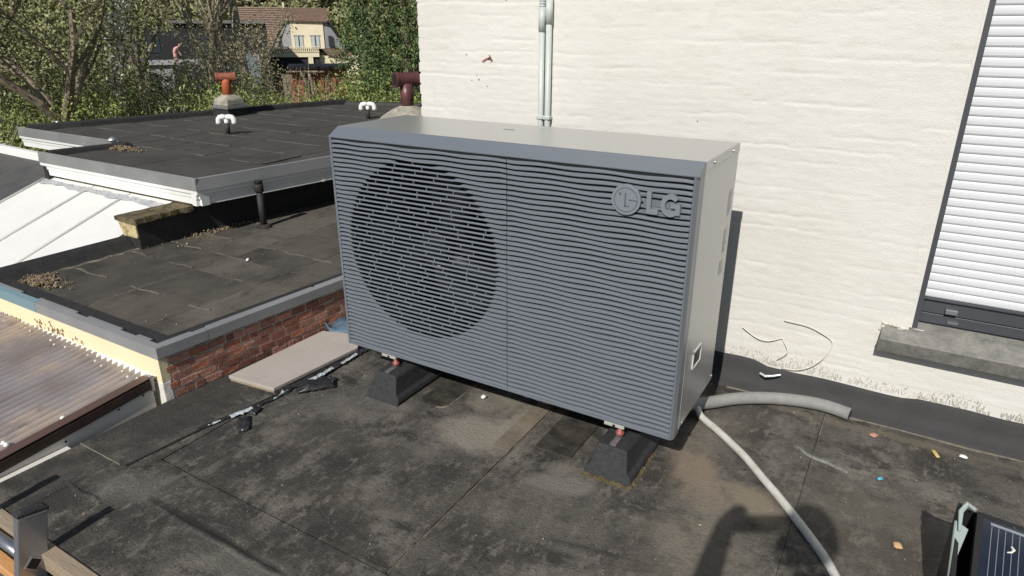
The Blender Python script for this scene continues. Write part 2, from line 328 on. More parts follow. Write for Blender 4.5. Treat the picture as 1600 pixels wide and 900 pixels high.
rrect(.70, .762, -.1, .5, .004, ZR - .001, ZR + .0025, 'membrane_patch', mat('sandy_patch', (.12, .10, .075), .9, 0, 14, (.19, .165, .125), .5, 90), roof)
# wooden edge of the roof by the ladder
edge = tag(MB().box(-.45, 1.2, -1.098, -1.0605, -.20, ZR + .004).build('edge_board', M_wood, None, bevel=.003), 'weathered wooden board along the front edge of the near roof', 'board')
tag(MB().box(-.7, .5, -1.150, -1.118, -.235, -.205).build('timber_batten', M_woodo, None, bevel=.003), 'orange timber batten below the roof edge behind the ladder', 'batten')
tag(MB().box(-.45, 1.2, -1.20, -1.165, -.30, -.26).build('timber_batten', M_wood, None, bevel=.003), 'grey weathered timber batten lowest beneath the roof edge', 'batten')

# ================================================================== the white painted house
house = thing('white_house', 'white painted brick house wall with shuttered window beside the heat pump', 'house', (1.9, .75, ZR))
YW = .75
def wallgrid(x0, x1, z0, z1, nm='painted_wall', st=.0062):
    xs = np.arange(x0, x1 + st * .5, st); xs[-1] = x1; zs = np.arange(z0, z1 + st * .5, st * .8); zs[-1] = z1
    X, Z = np.meshgrid(xs, zs)
    ph = Z / .046 + (vnoise(X * 5, Z * 6, 5) - .5) * .22 + (vnoise(X * 26, Z * 18, 6) - .5) * .15 + (vnoise(X * 70, Z * 18, 16) - .5) * .07
    fr = np.abs(ph - np.round(ph)); row = np.round(ph)
    amp = vnoise(X * 3.2 + row * 3.7, row * 1.9, 8)
    amp = np.clip((amp - .35) * 2.0, .0, 1) * (.35 + .65 * (vnoise(X * 18, row * 2.3, 19) > .35))
    j = np.exp(-(fr / .085) ** 2) * amp
    xr = X / .135 + .5 * (np.floor(ph) % 2) + (vnoise(X * 8, Z * 8, 9) - .5) * .15
    fx = np.abs(xr - np.round(xr)); j2 = np.exp(-(fx / .03) ** 2) * .35 * amp
    lean_ = (ph - np.floor(ph)) * .0011 * amp
    rel = np.maximum(j, j2) * .0019 - lean_ * .35 - (vnoise(X * 34, Z * 60, 10) - .5) * .0008 - (vnoise(X * 4, Z * 5, 11) - .5) * .002 - (vnoise(X * 14, Z * 90, 12) - .5) * .0007 - (vnoise(X * 110, Z * 120, 13) - .5) * .0005
    V = np.stack([X, YW + rel, Z], -1)
    return gridmesh(nm, V, len(xs), len(zs), M_wall, house)
wallgrid(-.19, 1.783, -.02, 1.34)
wallgrid(1.783, 3.0, -.02, .165, 'painted_wall')
def pl(x0, x1, z0, z1): MB().box(x0, x1, YW, YW + .06, z0, z1).build('painted_wall', M_wall, house)
pl(-.19, 1.783, 1.34, 4.6); pl(1.783, 2.9, 1.9, 4.6); pl(2.9, 4.2, .19, 4.6); pl(3.0, 4.2, -.02, .19)
MB().box(-.19, 4.2, YW, YW + .06, -1.6, -.0205).build('wall_base', M_wall, house)
# ragged left corner and return wall
zc = -.02; b = MB()
MB().box(-.19, -.02, YW + .062, 6.2, -1.6, 4.6).build('side_wall', M_wall, house)
for k in range(30):
    z0 = .046 * k - .0; b.box(-.19 - .003 - random.random() * .005, -.185, YW - .001 + .002 * (k % 2), YW + .10, z0 + .004, z0 + .043)
c = b.build('corner_bricks', M_wall, house, bevel=.003); c['kind'] = 'stuff'
MB().box(-.02, 4.2, 6.0, 6.2, -1.6, 4.6).build('rear_wall', M_wall, house)
MB().box(-.3, 4.3, .7, 6.3, 4.6, 4.7).build('house_roof', M_slate, house)
MB().box(4.2, 4.3, YW, 6.2, -1.6, 4.6).build('side_wall', M_wall, house)
# window
win = MB().box(1.783, 1.806, YW + .012, YW + .075, .176, 1.9).box(2.88, 2.9, YW + .012, YW + .075, .176, 1.9).box(1.806, 2.88, YW + .045, YW + .075, .176, .235).box(1.806, 2.88, YW + .040, YW + .075, .2385, .29).box(1.806, 2.88, YW + .012, YW + .075, 1.86, 1.9).build('window', M_anth, house, bevel=.002)
MB().box(1.806, 2.88, YW + .036, YW + .0445, .206, .211).box(1.806, 2.88, YW + .030, YW + .0395, .285, .2895).build('frame_rib', M_anth, win)
MB().box(1.782, 1.79, YW - .001, YW + .011, .19, 1.34).build('sealant', M_wall, win)
MB().box(1.872, 1.905, YW + .026, YW + .0395, .247, .262).build('shutter_stop', M_caseg, win, bevel=.001)
MB().box(1.884, 1.914, YW + .034, YW + .0445, .213, .219).build('drain_cap', M_caseg, win)
MB().box(1.806, 2.88, YW + .074, YW + .08, .2, 1.9).build('glass_pane', M_win, win)
sp = .0273
pr_ = [(YW + .047, .0), (YW + .0432, .0012), (YW + .0412, .005), (YW + .0405, .0135), (YW + .0410, .0212), (YW + .0432, .0248), (YW + .0462, .0254), (YW + .0466, .0269), (YW + .056, .0269), (YW + .056, 0)]
sm = None
for k in range(59):
    z = .2905 + sp * k
    if sm is None:
        b = MB(); 
        b.prism([(p[0], p[1]) for p in pr_], 'x', 1.8065, 2.8795); o = b.build('shutter_slat', M_slat, None); sm = o.data
        o.parent = win; o.location = (0, 0, z)
        o.matrix_parent_inverse = Matrix()
        o.location = Vector((0, 0, z))
    else:
        o = bpy.data.objects.new('shutter_slat', sm); COL.objects.link(o); o.parent = win; o.location = (0, 0, z)
# win was placed with an inverse offset, so slats sit in world coordinates through it
for o in win.children: pass
# stone sill
sb = MB().prism([(YW - .055, .112), (YW + .07, .112), (YW + .07, .205), (YW + .012, .186), (YW - .055, .154)], 'x', 1.706, 3.0).build('window_sill', M_stone, house, bevel=.004)
MB().box(1.7045, 3.0, YW - .0575, YW - .0545, .1125, .1515).build('sill_front', mat('sill_dark', (.085, .083, .078), .85, 0, 25, (.16, .155, .14), .6, 120), sb)
MB().obox((1.74, YW - .002, .186), (.075, .008, .007), (0, .1, .02)).obox((1.706, YW - .003, .172), (.012, .008, .02), (0, .3, 0)).obox((1.765, YW - .002, .180), (.03, .008, .006), (0, -.2, 0)).build('mortar_lump', M_bare, sb, bevel=.003)
tag(MB().box(1.82, 1.826, YW + .02, YW + .03, .176, .18).obox((1.812, YW + .016, .181), (.03, .018, .008)).obox((1.84, YW + .016, .180), (.025, .012, .006), (0, 0, .3)).build('foam_bead', M_foil, sb, bevel=.002))
# bare mortar band above the flashing
M_stroke = mat('scraped_grey', (.40, .385, .35), .9, 0, 60, (.52, .50, .455), .4, 90)
b = MB(); R_ = random.Random(8)
for x0, x1, hh, dn in ((1.19, 1.40, .045, 1.), (1.38, 1.62, .058, 1.4), (1.64, 1.88, .035, .8), (1.86, 2.06, .042, 1.2), (2.085, 2.5, .05, 1.3), (2.55, 3.4, .04, 1)):
    for _ in range(int((x1 - x0) * 520 * dn)):
        x = R_.uniform(x0, x1); t = sin(pi * min(max((x - x0) / (x1 - x0), .02), .98)) ** .5; z = -.058 + R_.random() ** 1.6 * hh * t; l = R_.uniform(.004, .015); sk = R_.uniform(-.004, .006); q = R_.uniform(.0003, .0009)
        b.add([(x - q, YW - .0032, z), (x + q, YW - .0032, z), (x + q + sk, YW - .0034, z + l), (x - q + sk, YW - .0034, z + l)], [(0, 1, 2, 3)])
o = b.build('scraped_mortar', M_stroke, house); o.modifiers.new('s', 'SOLIDIFY').thickness = .0015; o['kind'] = 'stuff'
# black flashing with cove
n = 90; b = MB(); 
for i in range(n + 1):
    x = -.19 + (4.2 + .19) * i / n
    dz = .002 * sin(i * .9) + random.uniform(-.001, .001) + (.006 if x < 1.36 else 0) + (-.008 if 1.36 < x < 1.84 else 0)
    b.v += [(x, YW + .03, -.058 + dz), (x, YW - .009, -.058 + dz), (x, YW - .013, -.068 + dz), (x, YW - .017 - .003 * sin(i * .6), -.10), (x, YW - .024, -.125), (x, YW - .045, -.142), (x, YW - .074, ZR + .002), (x, YW - .077, ZR - .004)]
b.f = [(8 * i + k, 8 * i + 8 + k, 8 * i + 9 + k, 8 * i + 1 + k) for i in range(n) for k in range(7)]
tag(b.build('wall_flashing', mat('flashing_black', (.034, .034, .035), .85, 0, 14, (.042, .042, .044), .4, 60), house, smooth=True))
# pits and a rust mark on the wall
pk = MB()
for x, z, r in ((.11, .905, .005), (.10, .92, .003), (.05, 1.0, .004), (.075, .90, .003), (.15, .88, .0035), (.24, 1.2, .003), (1.02, .80, .003)):
    pk.obox((x, YW - .0025, z), (r * 1.1, .002, r * .65), (0, random.random(), 0))
o = pk.build('paint_chips', mat('chip_brown', (.12, .09, .06), .9), house); o['kind'] = 'stuff'
MB().tube([(.155, YW - .002, .985), (.170, YW - .012, .992), (.178, YW - .016, .99)], .003, 5).tube([(.165, YW - .008, 1.0), (.172, YW - .010, .98)], .002, 5).build('rusty_nail', mat('rust', (.22, .06, .035), .8), house)
MB().prism([(.13, .974), (.155, .986), (.152, .990), (.128, .978)], 'y', YW - .006, YW - .002).build('rust_stain', mat('rustst', (.5, .2, .15), .8), house)
# ================================================================== conduits
def conduit(x, zt, label, sl0):
    t = thing('wall_conduit', label, 'pipe', (x, YW - .016, .3), 'grey conduits running up the house wall')
    MB().tube([(x, YW - .016, z) for z in (-.03, .3, .7, zt)], .0115, 12).build('conduit_tube', M_cond, t, True)
    MB().tube([(x, YW - .016, zt - .01), (x, YW - .016, zt + .075)], .0138, 12).build('coupling', M_cond, t, True)
    b = MB(); pts = []; rs = []
    for i in range(160): z = zt + .075 + i * .0045; pts.append((x + .004 * sin(i * .05), YW - .016, z)); rs.append(.0125 if i % 2 else .0105)
    b.tube(pts, rs, 10).build('corrugated_sleeve', mat('corr_grey%d' % int(zt * 100), (.40, .42, .42), .5), t)
    for z in (.775, .15): MB().box(x - .0145, x + .0145, YW - .031, YW + .002, z - .007, z + .007).build('pipe_clip', M_cond, t, bevel=.003)
conduit(.407, 1.098, 'left grey conduit on the white wall above the heat pump', 0)
conduit(.436, 1.125, 'right grey conduit on the white wall above the heat pump', 0)
# loose white wires on the wall
for nm, pts, lab in (('loose_wire', [(1.265, .074), (1.31, .05), (1.345, .041), (1.375, .043), (1.407, .062), (1.412, .05), (1.43, .030), (1.434, .012), (1.413, -.012), (1.400, -.028)], 'short loose white wire curling on the white wall near the pump'),
                     ('loose_wire', [(1.404, .133), (1.44, .136), (1.483, .135), (1.53, .113), (1.573, .088), (1.568, .055), (1.549, .014), (1.51, -.028), (1.46, -.052), (1.42, -.056)], 'longer looping white wire hanging on the white wall left of the sill')):
    c = bpy.data.curves.new(nm, 'CURVE'); c.dimensions = '3D'; c.bevel_depth = .0017; c.bevel_resolution = 2; s = c.splines.new('NURBS'); s.points.add(len(pts) - 1); s.use_endpoint_u = True; s.order_u = 3
    for i, (x, z) in enumerate(pts): s.points[i].co = (x, YW - .013 - .007 * sin(i * 1.1), z, 1)
    tmp = bpy.data.objects.new('tmp', c); COL.objects.link(tmp); me = bpy.data.meshes.new_from_object(tmp.evaluated_get(bpy.context.evaluated_depsgraph_get())); bpy.data.objects.remove(tmp); tag(link(nm, me, M_wire, None, True), lab, 'wire', 'loose wires on the wall')
tag(MB().tube([(1.355, YW - .045, -.079), (1.375, YW - .052, -.083), (1.40, YW - .05, -.076), (1.425, YW - .042, -.068)], [.004, .005, .004, .003], 6).build('foil_scrap', M_foil), 'small pale blue foil scrap tucked on the black flashing', 'scrap')

# ================================================================== the heat pump
W, H, D = 1.25, .7935, .401
hp = thing('heat_pump', 'large blue grey heat pump with wavy louvred front on rubber feet', 'heat pump', (.625, .2, 0))
# case panels
MB().prism([(.020, H - .030), (.0, H - .030), (0, H - .029), (.049, H), (D, H), (D, H - .004), (.052, H - .004), (.02, H - .026)], 'x', 0, W).build('top_cover', M_case, hp, bevel=.0015)
MB().prism([(-.0006, H - .031), (-.0012, H - .0285), (.0488, H + .0008), (.0505, H + .0006), (.049, H - .002), (.002, H - .031)], 'x', -.0008, W + .0008).build('top_trim', M_front, hp)
MB().box(W - .002, W + .0015, .052, D - .002, H - .024, H - .001).build('cover_lip', M_case, hp, bevel=.0006)
sidep = MB().box(W - .004, W, .047, D - .002, .012, H - .025).build('side_panel', M_case, hp, bevel=.001)
MB().box(W - .001, W + .0018, .049, .055, .012, H - .03).build('panel_fold', M_case, sidep)
MB().box(0, .004, .047, D, .012, H - .005).build('side_panel', M_case, hp, bevel=.001)
MB().box(.004, W - .004, D - .006, D - .002, .012, H - .005).build('rear_panel', M_dark, hp)
MB().box(.004, W - .004, .02, D - .006, .004, .012).build('base_tray', M_dark, hp)
MB().box(.70, .706, .03, D - .01, .013, H - .03).build('divider_panel', M_dark, hp)
MB().prism([(.0, H - .0305), (.0, H - .029), (.049, H - .001), (.053, H - .001), (.053, H - .0305)], 'x', W - .006, W + .0004).build('corner_cap', M_caseg, hp)
# side handle recess
hy, hz = .166, .200
fr = MB(); 
for dy, dz, sy, sz in ((0, .027, .085, .008), (0, -.027, .085, .008), (.0395, 0, .006, .062), (-.0395, 0, .006, .062)): fr.box(W, W + .004, hy + dy - sy / 2, hy + dy + sy / 2, hz + dz - sz / 2, hz + dz + sz / 2)
hf = fr.build('side_handle', mat('handle_white', (.55, .55, .53), .4), hp, bevel=.0012)
MB().box(W + .0002, W + .0012, hy - .036, hy + .036, hz - .023, hz + .023).build('handle_recess', M_dark, hf)
# screws
for y, z in ((.13, H - .0125), (.325, H - .0125)):
    MB().tube([(W + .001, y, z), (W + .004, y, z), (W + .0055, y, z)], [.0052, .005, .003], 10).build('screw', M_zinc, hp)
for y, z in ((.39, .03), (.08, .02)):
    MB().tube([(W, y, z), (W + .003, y, z)], [.004, .003], 8).build('screw', M_zinc, hp)
# labels near the back of the side
lb = MB().box(W, W + .0006, .325, .372, .585, .668).build('rating_label', M_lab, hp)
l2 = MB().box(W, W + .0006, .318, .366, .47, .552).build('rating_label', M_lab, hp)
l3 = MB().box(W, W + .0006, .305, .36, .405, .455).build('rating_label', M_lab, hp)
for L0, z0, z1, y0, y1 in ((lb, .592, .66, .33, .367), (l2, .478, .545, .323, .361), (l3, .411, .449, .31, .355)):
    b = MB(); z = z0
    while z < z1: 
        b.box(W + .0006, W + .0009, y0, y0 + (y1 - y0) * random.uniform(.5, 1), z, z + .0022); z += .0065
    o = b.build('print_lines', mat('ink%d' % int(z0 * 1000), (.25, .25, .25), .6), L0); o['kind'] = 'stuff'
MB().box(.52, .56, .27, .275, H, H + .0015).build('cover_mark', M_caseg, hp)
# front shell frame
f = MB()
f.box(-.0, .010, 0, .047, .0, H - .031).box(W - .012, W - .006, 0, .012, .0, H - .031)
f.box(.010, W - .012, 0, .047, .0, .008)
f.build('front_frame', M_front, hp, bevel=.0015)
MB().prism([(W - .006, .001), (W + .0005, .012), (W + .0005, .046), (W - .006, .046)], 'z', .0, H - .031).build('frame_side', M_caseg, hp, bevel=.001)
MB().box(.010, W - .012, .003, .02, H - .040, H - .031).build('frame_top_shadow_gap', M_dark, hp).name = 'top_shadow_strip'  # dark strip standing in for the shade in the gap under the trim
# louvres
FX, FZ, FR = .356, .414, .303
pitch = .01536; N = 49; z0 = .0085; DP = .0185
def slat(k, x0, x1, ph0):
    n = int((x1 - x0) / .0062); xs = np.linspace(x0, x1, n); zc = z0 + k * pitch
    t = 1 / (1 + np.exp(((xs - FX) ** 2 + (zc + .006 - FZ) ** 2 - FR ** 2) / .0009))
    ph = xs * 2 * pi / .205 + ph0 + k * .26 + .5 * sin(k * .7)
    wv = (np.sin(ph) * .0013 + np.sin(ph * .47 + k * .8) * .0006) * (1 - t)
    en = np.clip(np.minimum(xs - x0, x1 - xs) / .02, 0, 1)
    wv = wv * en
    th = .0026 + .0007 * np.sin(ph + 1.2) * (1 - t)
    d = DP + .0015 * np.sin(ph + 2.4) * (1 - t)
    b = MB(); V = []
    fh = .0087 + .0009 * np.sin(ph + 2.1) * (1 - t)
    rows = [(d * (1 - t) + .005 * t, zc + (.0096) * (1 - t) + .0054 * t + wv * .8), (.0030 * (1 - t) + .0026 * t, zc + fh * (1 - t) + .0048 * t + wv), (.0010 + 0 * xs, zc + th + wv), (.0010 + 0 * xs, zc + wv + .0002), ((d) * (1 - t) + .0045 * t, zc + .0016 * (1 - t) + .0012 * t + wv * .8)]
    for y, z in rows: V += [(a, yy, zz) for a, yy, zz in zip(xs, y, z)]
    F = [(r * n + i, r * n + i + 1, (r + 1) * n + i + 1, (r + 1) * n + i) for r in range(4) for i in range(n - 1)] + [(4 * n + i, 4 * n + i + 1, i + 1, i) for i in range(n - 1)]
    F += [tuple(r * n for r in range(5)), tuple(r * n + n - 1 for r in range(5))]
    b.v = V; b.f = F
    o = b.build('slat', M_front, hp)
    for p in o.data.polygons: p.use_smooth = True
    o.data.set_sharp_from_angle(angle=radians(38))
for k in range(N):
    slat(k, .0105, .6945, 0.0); slat(k, .6965, W - .0125, 1.7)
# backing plate with round opening
b = MB(); n = 72
ring = [(FX + FR * cos(2 * pi * i / n), FZ + FR * sin(2 * pi * i / n)) for i in range(n)]
def onrect(a, x0, x1, z0_, z1):
    dx, dz = cos(a), sin(a); s = 9
    for lim, dd, o_ in ((x1, dx, FX), (x0, dx, FX), (z1, dz, FZ), (z0_, dz, FZ)):
        if abs(dd) > 1e-6 and (lim - o_) / dd > 0: s = min(s, (lim - o_) / dd)
    return (FX + dx * s, FZ + dz * s)
outer = [onrect(2 * pi * i / n, .011, .695, .008, H - .04) for i in range(n)]
b.v = [(p[0], .0215, p[1]) for p in ring] + [(p[0], .0215, p[1]) for p in outer] + [(p[0], .028, p[1]) for p in ring]
b.f = [(i, (i + 1) % n, n + (i + 1) % n, n + i) for i in range(n)] + [(i, (i + 1) % n, 2 * n + (i + 1) % n, 2 * n + i) for i in range(n)]
b.box(.695, W - .013, .0215, .025, .008, H - .04)
b.build('backing_plate', M_dark, hp)
# small ribs bridging the louvres in the round opening
b = MB()
for k in range(N - 1):
    zc = z0 + k * pitch; hw = FR ** 2 - (zc + .008 - FZ) ** 2
    if hw <= .0005: continue
    hw = hw ** .5 - .02; x = FX - hw + random.uniform(0, .09)
    while x < FX + hw:
        b.box(x, x + .0028, .002, .0065, zc + .003, zc + pitch + .002); x += random.uniform(.075, .135)
o = b.build('grille_ribs', M_front, hp); o['kind'] = 'stuff'
# fan
fan = MB().tube([(FX, .075, FZ), (FX, .085, FZ), (FX, .13, FZ)], [.05, .062, .062], 24).build('fan_hub', M_fan, hp, True)
for q in range(3):
    b = MB(); V = []; nr, na = 8, 9
    for i in range(nr):
        r = .055 + (.275 - .055) * i / (nr - 1)
        for j in range(na):
            a = q * 2 * pi / 3 + .5 + (j / (na - 1)) * (1.35 - .25 * i / nr) + .5 * (i / nr) ** 1.5
            V.append((FX + r * cos(a), .075 + .07 * (j / (na - 1)) + .01 * sin(3 * a), FZ + r * sin(a)))
    b.v = V; b.f = [(i * na + j, i * na + j + 1, (i + 1) * na + j + 1, (i + 1) * na + j) for i in range(nr - 1) for j in range(na - 1)]
    o = b.build('fan_blade', M_fan, hp, True); o.modifiers.new('s', 'SOLIDIFY').thickness = .004
b = MB()
for y in (.05,):
    for i in range(n):
        a0, a1 = 2 * pi * i / n, 2 * pi * (i + 1) / n
        V = [(FX + r * cos(a), yy, FZ + r * sin(a)) for r, yy in ((FR - .002, .0285), (FR - .006, .16)) for a in (a0, a1)]; b.add(V, [(0, 1, 3, 2)])
b.build('fan_shroud', M_fan, hp, True)
MB().box(FX + .105, FX + .135, .17, .175, FZ + .13, FZ + .17).build('motor_tag', M_lab, hp)
# emblem: disc with letter marks and the two letters
def arc(cx, cz, r0, r1, a0, a1, n=20):
    return [(cx + r1 * cos(radians(a0 + (a1 - a0) * i / n)), cz + r1 * sin(radians(a0 + (a1 - a0) * i / n))) for i in range(n + 1)] + [(cx + r0 * cos(radians(a1 + (a0 - a1) * i / n)), cz + r0 * sin(radians(a1 + (a0 - a1) * i / n))) for i in range(n + 1)]
EX, EZ, ER = 1.066, .686, .041
def quads_arc(b, cx, cz, r0, r1, a0, a1, y0, y1, n=24, sx=1.):
    for i in range(n):
        A, B = radians(a0 + (a1 - a0) * i / n), radians(a0 + (a1 - a0) * (i + 1) / n)
        b.prism([(cx + r0 * cos(A) * sx, cz + r0 * sin(A)), (cx + r1 * cos(A) * sx, cz + r1 * sin(A)), (cx + r1 * cos(B) * sx, cz + r1 * sin(B)), (cx + r0 * cos(B) * sx, cz + r0 * sin(B))], 'y', y0, y1)
    return b
M_badge = mat('badge_grey', (.175, .192, .222), .45, 0, 200, (.185, .203, .235), .08, 500)
em = MB().prism([(EX + ER * cos(2 * pi * i / 40), EZ + ER * sin(2 * pi * i / 40)) for i in range(40)], 'y', -.007, .004).build('logo_disc', M_badge, hp, bevel=.0012)
M_gro = mat('logo_groove', (.085, .098, .125), .5)
b = quads_arc(MB(), EX, EZ, .0310, .0328, 12, 360, -.0078, -.006, 36); b.build('logo_ring', M_gro, em)
b = MB().box(EX - .0035, EX + .0005, -.0078, -.006, EZ - .018, EZ + .018).box(EX - .0035, EX + .0105, -.0078, -.006, EZ - .018, EZ - .0155).box(EX + .008, EX + .0328, -.0078, -.006, EZ - .001, EZ + .002)
b.prism([(EX - .0165 + .0036 * cos(t), EZ + .0145 + .0036 * sin(t)) for t in [i * pi / 5 for i in range(10)]], 'y', -.0078, -.006)
b.build('logo_marks', M_gro, em)
# letter L and letter G
lx = 1.122
MB().prism([(lx, .715), (lx + .0125, .715), (lx + .0125, .669), (lx + .032, .669), (lx + .032, .656), (lx, .656)], 'y', -.0065, .004).build('letter_l', M_badge, hp, bevel=.001)
gx, gz = 1.186, .6855
b = quads_arc(MB(), gx, gz, .0165, .0295, 40, 318, -.0065, .004, 26, .86)
b.box(gx + .001, gx + .0255, -.0066, .004, gz - .0065, gz + .0055).box(gx + .0135, gx + .0255, -.0064, .004, gz - .0235, gz - .0065)
b.build('letter_g', M_badge, hp)
MB().box(1.107, 1.213, .0002, .012, .658, .664).box(1.107, 1.213, .0002, .012, .700, .706).box(1.112, 1.213, .0002, .012, .676, .692).build('letter_backing', M_front, hp)
# brackets under the unit
for x in (.192, 1.070):
    fb = MB().box(x - .032, x + .032, .002, .034, -.013, -.0005).build('mounting_foot', M_clip, hp, bevel=.0015)
    MB().box(x - .004, x + .004, .0005, .003, -.013, -.004).build('foot_slot', M_dark, fb)
    MB().box(x - .032, x + .032, .32, .36, -.013, -.0005).build('mounting_foot', M_clip, hp, bevel=.0015)
for x in (.76, .80, .83): MB().box(x - .012, x + .010, .015, .03, -.012, .002).build('drain_tab', M_clip, hp, bevel=.001)
MB().box(.05, W - .05, .04, D - .03, -.012, .0035).build('base_rail', M_dark, hp)
MB().tube([(1.19, D - .002, .34), (1.19, D + .035, .34)], .022, 12).build('service_valve', M_dark, hp, True)

# rubber foot beams
def foot(x, lab):
    t = thing('rubber_foot', lab, 'support foot', (x, .2, ZR), 'black rubber beams carrying the heat pump')
    y0, y1 = -.076, .50
    prof = [(-.073, 0), (-.075, .012), (-.071, .024), (-.060, .034), (-.054, .062), (-.049, .092), (-.043, .098), (.043, .098), (.049, .092), (.054, .062), (.060, .034), (.071, .024), (.075, .012), (.073, 0)]
    b = MB(); V = []; ys = [(y0, 1, 0), (y0 + .012, 1, 1), (y0 + .04, 1, 1), (y1, 1, 1)]
    n = len(prof)
    for yy, s, _ in ys:
        for px, pz in prof:
            off = (pz / .098) * .034 if yy < y0 + .02 else ((pz / .098) * .014 if yy < y0 + .05 else 0)
            V.append((x + px, yy + off, ZR + pz))
    b.v = V; b.f = [(i * n + k, i * n + (k + 1) % n, (i + 1) * n + (k + 1) % n, (i + 1) * n + k) for i in range(3) for k in range(n)] + [tuple(range(n)), tuple(range(3 * n, 4 * n))]
    b.build('rubber_block', M_rub, t, bevel=.004)
    for s in (-1, 1): MB().tube([(x + s * .058, y0 + .02, ZR + .012), (x + s * .058, y1, ZR + .012)], .0155, 10).build('side_roll', M_rub, t, True)
    MB().box(x - .009, x - .0065, -.036, y1 - .02, ZR + .096, ZR + .1035).box(x + .0065, x + .009, -.036, y1 - .02, ZR + .096, ZR + .1035).box(x - .009, x + .009, -.036, y1 - .02, ZR + .094, ZR + .099).build('steel_channel', M_zinc, t)
    for yy in (.018, .34):
        MB().lathe([(.012, .004), (.013, .006), (.013, .014), (.008, .016), (.008, .034)], (x, yy, ZR + .1045), 18).build('red_adjuster', M_red, t, True)
    # moss and dirt along the base
    return t
ft1 = foot(.212, 'left black rubber foot under the round fan side')
ft2 = foot(1.085, 'right black rubber foot with mossy base near the hose')
b = MB()
for i in range(420):
    x = 1.085 + random.uniform(-.078, .078); s = random.random() < .22; y = -.079 + random.uniform(-.006, .004)
    if s: x = 1.085 + .074 + random.uniform(-.004, .008); y = random.uniform(-.08, .12)
    r = random.uniform(.0012, .0036) * (.6 + .9 * abs(sin(x * 60 + y * 40))); b.obox((x, y, ZR + r * .5), (r * 2, r * 1.6, r * 1.6), (random.random() * 3, random.random() * 3, random.random() * 3))
o = b.build('moss_line', mat('moss_yellow', (.06, .045, .02), .95, 0, 80, (.13, .105, .055), .5, 60), ft2); o['kind'] = 'stuff'

# ================================================================== pipes and hoses on the roof
def curve_tube(name, pts, r, mt, label, cat, corr=None, group=None):
    P = [Vector(p) for p in pts]; out = []
    for i in range(len(P) - 1):
        p0, p1, p2, p3 = P[max(i - 1, 0)], P[i], P[i + 1], P[min(i + 2, len(P) - 1)]
        L_ = max(2, int((p2 - p1).length / (corr or .02)))
        for k in range(L_):
            t = k / L_; out.append(.5 * ((2 * p1) + (p2 - p0) * t + (2 * p0 - 5 * p1 + 4 * p2 - p3) * t * t + (3 * p1 - p0 - 3 * p2 + p3) * t ** 3))
    out.append(P[-1])
    rs = [r * (1 + (.075 if i % 2 else -.075)) if corr else r for i in range(len(out))]
    return tag(MB().tube(out, rs, 14).build(name, mt, None, True), label, cat, group)
g1 = curve_tube('insulated_pipe', [(1.10, .30, -.07), (1.18, .40, -.105), (1.235, .475, -.122), (1.32, .565, -.125), (1.44, .635, -.125), (1.57, .668, -.125), (1.668, .652, -.125)], .022, M_insul, 'thick grey insulated pipe lying along the wall flashing', 'pipe')
MB().tube([(1.6675, .6522, -.125), (1.6700, .6518, -.125)], .012, 12).build('pipe_bore', M_dark, g1)
curve_tube('condensate_hose', [(1.14, .44, -.08), (1.205, .42, -.115), (1.235, .395, -.137), (1.30, .345, -.1385), (1.36, .292, -.1385), (1.42, .235, -.1385), (1.485, .160, -.1385), (1.54, .098, -.1385), (1.60, .025, -.1385), (1.655, -.045, -.1385), (1.70, -.11, -.1385), (1.74, -.19, -.1385), (1.775, -.30, -.1385), (1.78, -.5, -.1385)], .0115, M_hose, 'pale corrugated condensate hose snaking across the roof to the front', 'hose', .0042)

# ================================================================== cement board, blue membrane, torn strip
bd = thing('cement_board', 'beige cement board lying beside the brick parapet', 'board', (-.27, 0, -.13))
MB().prism([(-.383, -.258), (-.160, -.236), (-.128, .17), (-.20, .27), (-.372, .215)], 'z', -.139, -.126).build('board_face', M_board, bd, bevel=.001)
MB().prism([(-.381, -.254), (-.163, -.233), (-.131, .165), (-.372, .210)], 'z', -.149, -.1395).build('board_underside', M_bedge, bd)
b = MB(); n = 10
for i in range(n + 1):
    x = -.447 + .30 * i / n
    for j in range(4): b.v.append((x + .01 * sin(j * 2 + i), .235 + .035 * j + .012 * sin(i * 1.3 + j), -.118 + .016 * sin(i * .9 + j * 1.7) - .01 * (i / n) + (.02 if i == 0 else 0)))
b.f = [(4 * i + k, 4 * i + 4 + k, 4 * i + 5 + k, 4 * i + 1 + k) for i in range(n) for k in range(3)]
o = b.build('blue_flashing', M_blue, None, True); o.modifiers.new('s', 'SOLIDIFY').thickness = .004; tag(o, 'crumpled blue flashing strip between the board and brick parapet', 'flashing')
def crumple(name, cx, cy, sx, sy, h, mt, parent, seed, ang=0, z=ZR, nn=11):
    r = random.Random(seed); b = MB()
    for i in range(nn):
        for j in range(nn):
            u, v = i / (nn - 1) - .5, j / (nn - 1) - .5; rr = 1 - .25 * r.random() * (abs(u) + abs(v))
            x, y = u * sx * rr, v * sy * rr
            hh = h * (abs(sin(u * 7 + seed)) * .5 + abs(cos(v * 9 + u * 5 + seed)) * .5) * (1 - (2 * max(abs(u), abs(v))) ** 3) + h * .10 * r.random()
            b.v.append((cx + x * cos(ang) - y * sin(ang), cy + x * sin(ang) + y * cos(ang), z + .004 + hh))
    b.f = [(i * nn + j, i * nn + j + 1, (i + 1) * nn + j + 1, (i + 1) * nn + j) for i in range(nn - 1) for j in range(nn - 1)]
    o = b.build(name, mt, parent, True); o.modifiers.new('s', 'SOLIDIFY').thickness = .0025; return o
ts = thing('torn_membrane', 'torn black membrane strip with white foil tatters beside the board', 'membrane scrap', (-.12, -.1, ZR))
